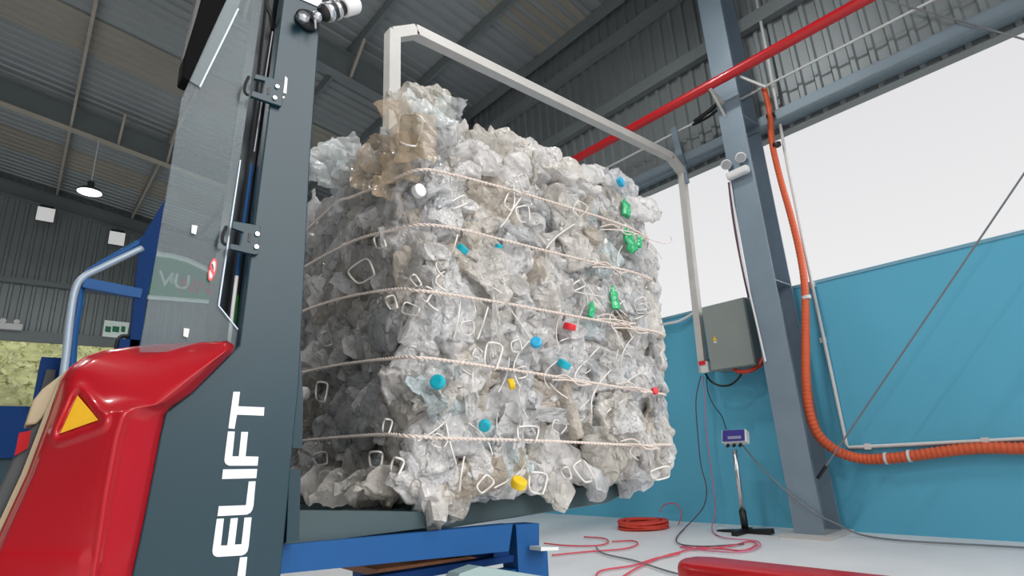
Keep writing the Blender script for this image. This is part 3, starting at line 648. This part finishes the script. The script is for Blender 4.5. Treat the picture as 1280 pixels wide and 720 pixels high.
# lettering
Z1 = lambda q: (q[0] / 5.143 + 250, q[1] / 5.143 + 480)
Z2 = lambda q: (q[0] / 5.54 + 240, q[1] / 5.54 + 590)
def letter(pts, z, label): return tp('letter', [z(q) for q in pts], -.0015, .002, M['letter'], mp, label=label)
letter([(215, 50), (257, 50), (246, 143), (414, 150), (410, 204), (238, 197), (222, 288), (183, 284)], Z1, 'white letter T')
letter([(180, 305), (224, 306), (208, 465), (250, 465), (266, 308), (309, 308), (293, 465), (376, 467), (370, 525), (190, 525), (172, 518), (161, 505), (157, 488)], Z1, 'white letter F')
letter([(149, 549), (368, 546), (362, 605), (142, 611)], Z1, 'white letter I')
letter([(394, 66), (441, 64), (426, 230), (418, 262), (404, 282), (380, 295), (177, 306), (186, 237), (374, 230)], Z2, 'upper white letter L')
letter([(172, 325), (221, 322), (200, 510), (245, 508), (269, 322), (318, 318), (296, 503), (343, 500), (364, 316), (413, 314), (392, 515), (384, 548), (368, 568), (345, 578), (175, 588), (155, 580), (145, 565), (142, 545)], Z2, 'white letter E')
letter([(333, 592), (383, 588), (365, 760), (352, 800), (330, 815), (90, 830), (98, 765), (310, 752)], Z2, 'lower white letter L, cut by the frame')
# small plates right of the mast plate
tp('side_plate', [(362, 428), (375, 431), (379, 500), (378, 560), (366, 560)], .05, .02, M['teal'], tk)
tp('side_plate', [(362, 586), (376, 588), (374, 676), (358, 678)], .03, .02, M['teal'], tk)
tp('side_plate', [(358, 430), (375, 432), (373, 452), (360, 452)], .03, .02, M['teal_mid'], tk)
# work lamp on the mast
lm = MB().lathe([(0, .030), (.008, .032), (.02, .022)], T(383, 27, 0), (0, -1, 0), 20).build('work_lamp', M['black'], tk, True, label='black and silver work lamp on a ball mount')
MB().lathe([(0, .016), (.02, .014)], T(377, 25, -.02), (0, -1, .1), 14).build('mount_knob', M['chrome'], lm, True)
MB().lathe([(0, .010), (.006, .014), (.016, .014), (.022, .010)], T(391, 20, -.035), (.9, .0, .35), 14).build('ball_joint', M['chrome'], lm, True)
MB().lathe([(0, .004), (.03, .003)], T(394, 24, -.035), (.1, 0, -1), 8).build('lever', M['chrome'], lm)
a = T(400, 18, -.03); c = T(445, 5, -.03); ax_ = c - a; ln = float(np.linalg.norm(ax_))
MB().lathe([(0, .012), (.01, .022), (ln * .45, .024), (ln * .46, .020), (ln * .62, .020)], a, ax_, 20).build('lamp_body', M['black'], lm, True)
MB().lathe([(ln * .60, .024), (ln * .63, .026), (ln * .96, .026), (ln, .022)], a, ax_, 20).build('lamp_bezel', M['white'], lm, True)
MB().lathe([(ln * .12, .0245), (ln * .2, .0255), (ln * .24, .0255), (ln * .26, .0245)], a, ax_, 20).build('lamp_ring', M['chrome'], lm, True)
MB().lathe([(ln * .36, .025), (ln * .38, .0265), (ln * .44, .0265), (ln * .46, .025)], a, ax_, 20).build('lamp_ring', M['chrome'], lm, True)
tp('white_notice', [(374, -2), (402, 10), (404, -40), (378, -50)], -.003, .002, M['white'], tk, label='corner of a white notice at the top of the mast')
# forks, carriage, hull, wheels
for y, nm in ((1.42, 0), (2.02, 1)):
    MB().prism([(.46, y, .80), (.46, y, .868), (1.72, y, .868), (1.86, y, .85), (1.86, y, .835), (1.70, y, .80)], (0, .17, 0)).build('fork', M['teal_mid'], tk, bevel=.004)
tp('fork_carriage', [(360, 640), (376, 638), (562, 640), (562, 656), (376, 680), (356, 682)], .09, .04, M['teal_mid'], tk)
MB().box((.40, 1.36, .78), (.47, 2.25, 1.25)).build('carriage_plate', M['teal_dark'], tk)
MB().box((.58, 2.10, .1), (.70, 2.16, 2.6)).build('mast_plate', M['teal'], tk)
MB().box((-.55, 1.33, .1), (.38, 2.12, .78)).build('hull', M['teal_dark'], tk)
for x in (-.35, .25):
    for y in (1.38, 2.0): MB().lathe([(0, .1), (.01, .11), (.07, .11), (.08, .1)], (x, y, .11), (0, 1, 0), 20).build('wheel', M['black'], tk, True)

# ------------------------------------------------------------------ blue stand under the bale
B0, B1 = 1.32, 2.3
t = thing('blue_stand', (.9, 1.8, 0), 'bright blue steel stand under the bale with one leg showing', 'stand')
def sp(a, c, y=B0): return at(a, c, 'Y', y)
MB().prism([sp(*q) for q in ((300, 690), (357, 681), (641, 655), (636, 689), (354, 717), (296, 730))], (0, .05, 0)).build('front_beam', M['blue'], t)
lx0, lx1 = sp(640, 690)[0], sp(684, 690)[0]
MB().prism([sp(a, c, B0 + .06) for a, c in ((645, 656), (674, 654), (674, 683), (684, 683), (686, 720), (690, 790), (655, 790), (648, 712))], (0, .07, 0)).build('leg', M['blue'], t)
MB().box((lx0 + .02, B0 + .07, 0), (lx1, B0 + .13, .66)).build('leg', M['blue'], t)
MB().prism([sp(a, c, B0 + .05) for a, c in ((662, 682), (684, 682), (684, 686), (662, 687))], (0, -.05, 0)).build('ledge', M['conduit'], t)
MB().box((lx0 + .02, B1, 0), (lx1, B1 + .06, .74)).build('leg', M['blue'], t)
MB().box((.2, B1, 0), (.3, B1 + .06, .74)).build('leg', M['blue'], t); MB().box((.2, B0 + .07, 0), (.3, B0 + .13, .66)).build('leg', M['blue'], t)
MB().box((.2, B1, .70), (lx1, B1 + .05, .77)).build('rear_beam', M['navy'], t)
MB().box((lx0 - .02, B0 + .06, .70), (lx0 + .04, B1, .76)).build('side_beam', M['navy'], t)
MB().prism([sp(a, c, B0 + .25) for a, c in ((470, 712), (640, 688), (640, 694), (480, 724))], (0, .3, 0)).build('wood_plank', M['wood'], t, label='reddish wooden plank')
MB().prism([sp(a, c, B0 + .05) for a, c in ((460, 722), (642, 694), (642, 702), (460, 735))], (0, .04, 0)).build('lower_rail', M['navy'], t)
MB().prism([sp(a, c, B0 - .06) for a, c in ((575, 717), (600, 708), (690, 722), (690, 740), (560, 740))], (0, .05, 0)).build('pale_shelf', M['pale_green'], t)

# ------------------------------------------------------------------ the bale
BX0, BX1, BY0, BY1, BZ0, BZ1 = .80, 2.03, 1.30, 2.42, .87, 2.04
bale = thing('plastic_bale', ((BX0 + BX1) / 2, (BY0 + BY1) / 2, BZ0), 'large bale of crushed clear plastic bottles tied with pale twine, on the forks', 'bale')
BO = np.array(bale.location)

def crumple(V, amp, wl, seed, octs=3):
    r = np.random.RandomState(seed); out = np.zeros_like(V)
    for o_ in range(octs):
        for _ in range(3):
            kv = r.normal(size=3); kv = kv / np.linalg.norm(kv) * (2 * np.pi / wl); ph = r.uniform(0, 6.3); d = r.normal(size=3); d /= np.linalg.norm(d)
            out += np.outer((np.abs(np.sin((V @ kv + ph) / 2)) - .6) * amp, d)
        amp *= .6; wl *= .55
    return V + out
def crushed(seed, Ln, Rd, nu, nv, flat, neck=True):
    r = np.random.RandomState(seed); vs_ = []
    ribs = r.choice([0, 5, 9, 12])
    for i in range(nv):
        t_ = i / (nv - 1)
        if i == 0: rad, z = Rd * .25, 0.012
        elif i == 1: rad, z = Rd * .85, 0.0
        else:
            z = t_ * Ln; rad = Rd
            if neck and t_ > .68:
                q = min(1, (t_ - .68) / .2); rad = Rd * (1 - q) ** .8 + Rd * .26 * (1 - (1 - q) ** .8)
            if ribs and .1 < t_ < .66: rad *= 1 - .05 * (.5 + .5 * math.sin(t_ * ribs * 6.28))
        for k in range(nu):
            a = 2 * math.pi * k / nu; vs_.append((rad * math.cos(a), rad * math.sin(a), z - Ln / 2))
    V = np.array(vs_); V[:, 1] *= flat; V[:, 0] *= 1.15
    for _ in range(9):
        nrm = r.normal(size=3) * (1, .25, .8); nrm /= np.linalg.norm(nrm); p0 = r.uniform(-.45, .45, 3) * (Rd * 2, Rd, Ln)
        d = (V - p0) @ nrm; dirv = r.normal(size=3) * (.35, 1, .2); dirv /= np.linalg.norm(dirv)
        V = V + np.outer(np.maximum(0, 1 - np.abs(d) / (Rd * r.uniform(.15, .6))), dirv) * Rd * r.uniform(-.32, .32)
    V[:, 0] += r.uniform(-1.2, 1.2) * V[:, 2] ** 2; V[:, 1] += r.uniform(-.8, .8) * V[:, 2] ** 2
    V = crumple(V, Rd * .055, Rd * .8, seed + 5, 4)
    fs = [(i * nu + k, i * nu + (k + 1) % nu, (i + 1) * nu + (k + 1) % nu, (i + 1) * nu + k) for i in range(nv - 1) for k in range(nu)]
    fs += [tuple(range(nu - 1, -1, -1)), tuple((nv - 1) * nu + k for k in range(nu))]
    return V, fs
def film(seed, w, h, n):
    V = np.array([((i / n - .5) * w, 0, (j / n - .5) * h) for i in range(n + 1) for j in range(n + 1)])
    r = np.random.RandomState(seed)
    for _ in range(6):
        nrm = r.normal(size=3) * (1, 0, 1); nrm /= np.linalg.norm(nrm); d = V @ nrm - r.uniform(-.4, .4) * w
        V[:, 1] += np.abs(d) * r.uniform(-.45, .45)
    V[:, 0] *= .85; V = crumple(V, .012, .09, seed + 3, 4)
    m1 = n + 1
    fs = [(i * m1 + j, (i + 1) * m1 + j, (i + 1) * m1 + j + 1, i * m1 + j + 1) for i in range(n) for j in range(n)]
    return V, fs
def shared(name, V, fs, m):
    me = bpy.data.meshes.new(name); me.from_pydata([tuple(p) for p in V], [], fs); me.update(); me.materials.append(m); me.shade_smooth(); return me

var_b = [shared('crushed_bottle', *crushed(100 + i, NR.uniform(.19, .27), NR.uniform(.042, .058), 36, 46, NR.uniform(.35, .65)), M['pet']) for i in range(14)]
var_j = [shared('crushed_jug', *crushed(200 + i, NR.uniform(.25, .36), NR.uniform(.085, .115), 44, 54, NR.uniform(.22, .42), neck=i % 2 == 0), M['pet']) for i in range(10)]
var_f = [shared('plastic_film', *film(300 + i, NR.uniform(.14, .24), NR.uniform(.14, .24), 22), M['pet']) for i in range(8)]

ROWS = [[(420, 254), (440, 246), (480, 230), (520, 213), (560, 217), (640, 238), (700, 256), (760, 275), (800, 292)],
        [(378, 335), (440, 302), (490, 288), (530, 281), (580, 288), (640, 303), (700, 318), (770, 335), (803, 345)],
        [(378, 389), (430, 372), (490, 362), (520, 363), (560, 368), (630, 379), (700, 392), (770, 405), (822, 416)],
        [(376, 466), (430, 455), (490, 448), (520, 447), (560, 451), (650, 464), (720, 475), (790, 487), (818, 491)],
        [(376, 551), (430, 546), (480, 543), (510, 545), (560, 548), (640, 550), (720, 553), (800, 557), (826, 556)]]
def on_bale(px, py, out=0.0):
    """point on the left (x = BX0) or right-hand (y = BY0) face of the bale"""
    p = at(px, py, 'Y', BY0 - out)
    if p[0] < BX0 - out: p = at(px, py, 'X', BX0 - out)
    return p
ZROW = [float(np.mean([on_bale(*q)[2] for q in r])) for r in ROWS]
def bulge(z):
    d = min(abs(z - q) for q in ZROW); return .028 * min(1, d / .09)

def place(me, name, p, nrm, spin, tilt, sc=1.0, m=None, label=None):
    """flattened side (local y) faces nrm, long axis (local z) turned in the face by spin"""
    nrm = Vector(nrm).normalized(); ref = Vector((0, 0, 1)) if abs(nrm.z) < .8 else Vector((1, 0, 0))
    zx = (ref - nrm * ref.dot(nrm)).normalized(); xx = nrm.cross(zx)
    B = Matrix((xx, nrm, zx)).transposed()
    Rm = B @ Matrix.Rotation(spin, 3, 'Y') @ Matrix.Rotation(tilt[0], 3, 'X') @ Matrix.Rotation(tilt[1], 3, 'Z')
    o = bpy.data.objects.new(name, me); COL.objects.link(o); o.parent = bale
    o.location = Vector(np.array(p) - BO); o.rotation_euler = Rm.to_euler(); o.scale = (sc, sc, sc)
    if label: o['label'] = label
    if m: o.material_slots[0].link = 'OBJECT'; o.material_slots[0].material = m
    return o

def spots(u0, u1, v0, v1, du, dv):
    out = []; nu = max(1, int((u1 - u0) / du)); nv = max(1, int((v1 - v0) / dv))
    for j in range(nv):
        for i in range(nu):
            out.append((u0 + (i + .5 + NR.uniform(-.45, .45) + .25 * (j % 2)) * (u1 - u0) / nu, v0 + (j + .5 + NR.uniform(-.4, .4)) * (v1 - v0) / nv))
    NR.shuffle(out); return out
nbot = njug = 0
def scatter(fc, lst, deep):
    global nbot, njug
    for k_, (u, z) in enumerate(lst):
        b_ = bulge(z) - deep + NR.uniform(-.02, .012)
        if fc == 'R': p, nr = (u, BY0, z), (0, -1, 0)
        elif fc == 'L': p, nr = (BX0, u, z), (-1, 0, 0)
        elif fc == 'E': p, nr = (BX1, u, z), (1, 0, 0)
        else: p, nr = (u, z, BZ1), (0, 0, 1)
        n0 = np.array(nr, float); nr = n0 + NR.normal(0, .16, 3)
        spin = NR.choice([math.pi / 2, 0, .6, -.6], p=[.35, .4, .125, .125]) + NR.normal(0, .3)
        tl = (NR.normal(0, .16), NR.normal(0, .3))
        if NR.rand() < .55 and nbot < 290: o = place(var_b[NR.randint(len(var_b))], 'crushed_bottle', p, nr, spin, tl, NR.uniform(.85, 1.2)); nbot += 1
        elif njug < 290: o = place(var_j[NR.randint(len(var_j))], 'crushed_jug', p, nr, spin, tl, NR.uniform(.75, 1.1)); njug += 1
        else: continue
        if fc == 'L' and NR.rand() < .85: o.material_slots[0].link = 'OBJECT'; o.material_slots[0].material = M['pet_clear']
        cv = np.empty(len(o.data.vertices) * 3); o.data.vertices.foreach_get('co', cv); cv = cv.reshape(-1, 3) * o.scale[0]
        Rm = np.array(o.rotation_euler.to_matrix()); ext = float(((cv @ Rm.T) @ n0).max())
        lim = (bulge(z) if fc != 'T' else NR.uniform(-.01, .04)) + NR.uniform(-.035, .008)
        o.location = o.location + Vector(n0 * (lim - ext))
        if fc in 'RL':
            e0 = (cv @ Rm.T).min(0); e1 = (cv @ Rm.T).max(0); k0 = 0 if fc == 'R' else 1
            a0, a1 = ((BX0 - .02, BX1 + .03) if fc == 'R' else (BY0 - .015, BY1 + .03)); a0 -= BO[k0]; a1 -= BO[k0]
            o.location[k0] = min(max(o.location[k0], a0 - e0[k0]), a1 - e1[k0])
            o.location.z = max(min(o.location.z, BZ1 + .05 - BZ0 - e1[2]), -e0[2] - .005)
scatter('R', spots(BX0 + .03, BX1 - .02, BZ0 + .04, BZ1 - .03, .10, .085), 0)
scatter('L', spots(BY0 + .03, BY1 - .02, BZ0 + .04, BZ1 + .02, .12, .095), 0)
scatter('E', spots(BY0 + .05, BY1 - .02, BZ0 + .05, BZ1 - .05, .16, .13), 0)
scatter('T', spots(BX0 + .05, BX1 - .05, BY0 + .04, BY1 - .05, .13, .16), 0)
# corner pieces
for k_ in range(16):
    z = BZ0 + .14 + k_ * .066
    place(var_b[k_ % 14], 'crushed_bottle', (BX0 + .055, BY0 + .055, z), (-1, -1, 0), NR.normal(0, .8), (0, 0), .95)

# everything packed between: joined, nobody could count it
bm = MB(); lo = [crushed(400 + i, .19, .05, 12, 16, .6) for i in range(10)]
av, af = [], []; base = 0
for k_ in range(520):
    V, fs = lo[k_ % 10]; fc = NR.choice(3, p=[.45, .35, .2]); z = NR.uniform(BZ0 + .03, BZ1 - .03)
    q = NR.normal(size=(3, 3)); qq, _r = np.linalg.qr(q); dp = .07 + NR.uniform(0, .05) - bulge(z) * .7
    c = (NR.uniform(BX0 + .05, BX1 - .05), BY0 + dp, z) if fc == 0 else ((BX0 + dp, NR.uniform(BY0 + .05, BY1 - .05), z) if fc == 1 else (NR.uniform(BX0 + .06, BX1 - .06), NR.uniform(BY0 + .06, BY1 - .06), BZ1 - .09))
    av.append(V @ qq.T * NR.uniform(.7, 1.1) + np.array(c)); af += [tuple(i + base for i in f) for f in fs]; base += len(V)
bm.v = [tuple(p) for p in np.concatenate(av)]; bm.f = af
bm.build('packed_bottles', M['pet'], bale, kind='stuff', label='crushed bottles packed between the outer ones')
MB().box((BX0 + .13, BY0 + .13, BZ0 + .03), (BX1 - .13, BY1 - .13, BZ1 - .12)).build('bale_core', M['box'], bale)

# film and bags standing up along the top edge
def film_at(px, py, m, sc, spin, lab=None, out=0.0, tilt=(0, 0), v=None):
    p = on_bale(px, py, out); place(var_f[NR.randint(8) if v is None else v], 'plastic_film', p, (NR.normal(-.4, .3), -1, NR.normal(0, .3)), spin, tilt, sc, m, lab)
for q in ((500, 200), (490, 235), (478, 185), (520, 175), (468, 215), (505, 160)): film_at(*q, M['brown_film'], .7, NR.uniform(-.5, .5), 'brownish crumpled film', .015)
for q in ((548, 150), (560, 140), (530, 165), (545, 175), (520, 130)): film_at(*q, M['clear_film'], .6, NR.uniform(-.8, .8), None, .0)
for q in ((410, 195), (430, 190), (450, 200), (400, 210), (440, 212), (420, 215)): film_at(*q, M['clear_film'], .7, NR.uniform(-.8, .8), None, .0)
for px, py in ((520, 150), (545, 165), (500, 185), (540, 190), (470, 205), (580, 180), (610, 178), (640, 182), (670, 195), (700, 208), (740, 218), (770, 232), (790, 262), (565, 195), (515, 195), (525, 128), (600, 195)):
    p = on_bale(px, py, -.06); place(var_b[NR.randint(14)], 'crushed_bottle', p, (NR.normal(0, .3), -1, NR.normal(0.2, .3)), 1.57 + NR.normal(0, .45), (0, 0), NR.uniform(.8, 1.1))
for px, py in ((828, 330), (832, 372), (835, 440), (832, 425), (836, 500), (833, 520), (838, 575), (826, 575), (800, 575), (812, 395)):
    p = at(px - 14, py, 'Y', BY0 + .06); place(var_j[NR.randint(10)], 'crushed_jug', p, (.5, -1, 0), NR.uniform(-.6, .6) + 1.57, (0, 0), .72)
for px, py in ((410, 620), (440, 622), (470, 625), (500, 630), (540, 632), (580, 634), (620, 636), (660, 634), (700, 632)):
    p = on_bale(px, py - 6, 0.0); place(var_b[NR.randint(14)], 'crushed_bottle', np.array((p[0], p[1] + .05, BZ0 + .045)), (-.1, -1, -.2), 1.57 + NR.normal(0, .2), (0, 0), .9)
    cv = np.empty(len(var_b[0].vertices) * 3); bo = bale.children[-1]; bo.data.vertices.foreach_get('co', cv); cz = (cv.reshape(-1, 3) * .9 @ np.array(bo.rotation_euler.to_matrix()).T)[:, 2].min(); bo.location.z = max(bo.location.z, -cz)

# twine round the bale, five turns
for r_ in ROWS:
    pts = [on_bale(*q, .022) for q in r_]
    zl, zr_ = pts[0][2], pts[-1][2]
    pts = [(BX0 - .01, BY1 + .02, zl)] + [(BX0 - .012, (BY1 + pts[0][1]) / 2, zl)] + pts + [(BX1 - .03, BY0 + .05, zr_), (BX1 - .01, (BY0 + BY1) / 2, (zl + zr_) / 2), (BX1 - .03, BY1 + .02, zl), ((BX0 + BX1) / 2, BY1 + .03, zl)]
    C_ = smooth_path(pts, 40, closed=True); b = MB(); ph = 0; A, B_ = [], []
    for i, p in enumerate(C_):
        t_ = _n(C_[(i + 1) % len(C_)] - C_[i - 1]); u_ = _n(np.cross(t_, (0, 0, 1))); w_ = np.cross(t_, u_); ph += np.linalg.norm(C_[(i + 1) % len(C_)] - p) * 190
        d = (u_ * math.cos(ph) + w_ * math.sin(ph)) * .0024; A.append(p + d); B_.append(p - d)
    b.tube(A, .0031, 6, True); b.tube(B_, .0031, 6, True)
    b.build('twine', M['twine'], bale, True)
def tie(pts, r=.003, m='twine', name='twine_end'): MB().tube(smooth_path(pts, 6), r, 6).build(name, M[m], bale, True)
R_ = lambda a, c, o_=.02: at(a, c, 'Y', BY0 - o_)
for y_, x_ in ((288, 775), (335, 765), (411, 790), (485, 795), (556, 800), (476, 715), (400, 770)):
    for d in range(2): tie([R_(x_ - 25, y_ - 4 + d * 3), R_(x_ - 8, y_ - 7 + d * 6, .03), R_(x_ + 8, y_ + 5 - d * 4, .03), R_(x_ + 24, y_ + 4 + d)], .0026)
tie([R_(775, 272), R_(795, 290), R_(815, 300), R_(830, 304), R_(840, 302), R_(838, 296)], .002); tie([R_(790, 290), R_(808, 300), R_(820, 312), R_(827, 323)], .002)

# carry-handle loops
def loop(px, py, w, h, rot, out=.02, r=.0032):
    pts = []
    for a, c in ((-1, -.7), (-.6, -1), (.6, -1), (1, -.6), (.75, .8), (.4, 1), (-.5, .9), (-.9, .5)):
        x, y = a * w, c * h; pts.append((px + x * math.cos(rot) - y * math.sin(rot), py + x * math.sin(rot) + y * math.cos(rot)))
    P = [on_bale(*q, out + .012 * math.sin(i * 1.9 + px)) for i, q in enumerate(pts)]
    MB().tube(smooth_path(P, 5, True), r, 6, True).build('handle_loop', M['loop'], bale, True)
for q in ((453, 340, 15, 12, -.6), (412, 605, 14, 15, .2), (672, 604, 11, 13, .1), (826, 592, 12, 7, -.3), (512, 163, 15, 19, .1), (402, 490, 7, 12, .1), (470, 575, 8, 10, 0), (496, 583, 7, 10, .3), (640, 250, 8, 12, .5), (730, 590, 8, 14, -.6), (660, 543, 13, 10, 0), (616, 445, 10, 16, .2)): loop(*q)
for _ in range(26):
    px, py = NR.uniform(385, 825), NR.uniform(215, 615)
    if px < 520: py = NR.uniform(235, 610)
    loop(px, py, NR.uniform(4, 9), NR.uniform(5, 12), NR.uniform(-1.5, 1.5), NR.uniform(0, .03), NR.uniform(.0018, .003))
# loose plastic strips
for _ in range(46):
    px = NR.uniform(540, 810); py = NR.uniform(215 + (px - 540) * .32, 595); ln_ = NR.uniform(20, 60); a = NR.normal(math.pi / 2, .5); cv = NR.uniform(-14, 14)
    P = [on_bale(px + math.cos(a) * ln_ * (s_ - .5) + math.sin(a) * cv * math.sin(s_ * 3.1), py + math.sin(a) * ln_ * (s_ - .5), .012 + .012 * math.sin(s_ * 5 + px)) for s_ in np.linspace(0, 1, 6)]
    MB().tube(smooth_path(P, 5), NR.uniform(.0016, .003), 6).build('plastic_strip', M['loop'], bale, True)

# coloured caps and bottle pieces that show
cap_prof = [(0, .0150), (.002, .0158), (.012, .0158), (.0145, .0150), (.016, .011)]
def cap(px, py, m, lab, sc=1.0, d=(-.2, -1, .1), out=.025):
    p = on_bale(px, py, out)
    MB().lathe([(h * sc, r * sc) for h, r in cap_prof], p, d, 20).build('bottle_cap', M[m], bale, label=lab)
cap(576, 314, 'teal_cap', 'teal screw cap', 1.2, (.3, -.6, .6)); cap(623, 310, 'teal_cap', 'teal screw cap', .8, (0, -.5, 1))
cap(549, 479, 'teal_cap', 'teal screw cap', 1.3, (-.8, -.5, .2)); cap(670, 430, 'blue_cap', 'blue screw cap', 1.2, (-.5, -.6, .3)); cap(703, 459, 'teal_cap', 'teal screw cap', 1.5, (.2, -.5, .8))
cap(711, 412, 'red_cap', 'red screw cap', 1.4, (.1, -.35, 1)); cap(636, 481, 'yellow_cap', 'yellow screw cap', 1.1, (.8, -.5, .2)); cap(606, 530, 'teal_cap', 'teal screw cap', 1.1, (-.5, -.5, -.5))
cap(773, 229, 'blue_cap', 'light blue bottle base', 1.4, (.2, -1, .2)); cap(521, 240, 'white', 'white screw cap', 1.3, (.1, -1, 0)); cap(647, 608, 'yellow_cap', 'yellow screw cap', 1.5, (0, -.6, .9))
cap(817, 489, 'red_cap', 'red screw cap', .9); cap(382, 492, 'white', 'white screw cap', 1.5, (-1, -.4, 0))
for px, py, sc in ((783, 258, .42), (787, 300, .5), (768, 372, .42), (740, 386, .3), (800, 300, .3)):
    p = on_bale(px, py, .02); place(var_b[NR.randint(14)], 'crushed_bottle', p, (0, -1, 0), NR.uniform(-.6, .6), (0, 0), sc, M['green_pet'], 'piece of a green bottle')

# long flattened sheets pressed into the front face
for px, py, sp_, w_, h_, m in ((700, 520, 1.5, .40, 1.0, 'pet'), (655, 585, .12, .22, .75, 'brown_film'), (618, 400, .05, .25, 1.0, 'pet'), (648, 520, -.25, .24, 1.0, 'pet'), (560, 350, .1, .6, .8, 'pet'),
                               (735, 370, -.1, .3, .9, 'pet'), (640, 260, .2, .4, .8, 'pet'), (590, 490, 0.05, .25, 1.1, 'pet'), (770, 450, 1.3, .35, .8, 'pet'), (690, 330, .3, .35, .9, 'pet'), (780, 520, .1, .7, .7, 'pet'),
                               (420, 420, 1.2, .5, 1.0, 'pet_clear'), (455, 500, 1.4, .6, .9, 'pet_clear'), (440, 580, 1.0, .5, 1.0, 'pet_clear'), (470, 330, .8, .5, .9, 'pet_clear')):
    p = on_bale(px, py, .012); left = p[0] < BX0
    o = place(var_f[NR.randint(8)], 'plastic_film', p, (-1, 0, 0) if left else (0, -1, 0), sp_, (0, 0), 1.0, M[m])
    o.scale = (w_, .45, h_)
# nothing hangs below the forks' top
for o in bale.children:
    if o.name.startswith('crushed'):
        cv = np.empty(len(o.data.vertices) * 3); o.data.vertices.foreach_get('co', cv)
        cz = (cv.reshape(-1, 3) * o.scale[0] @ np.array(o.rotation_euler.to_matrix()).T)[:, 2].min()
        o.location.z = max(o.location.z, -cz - .005)
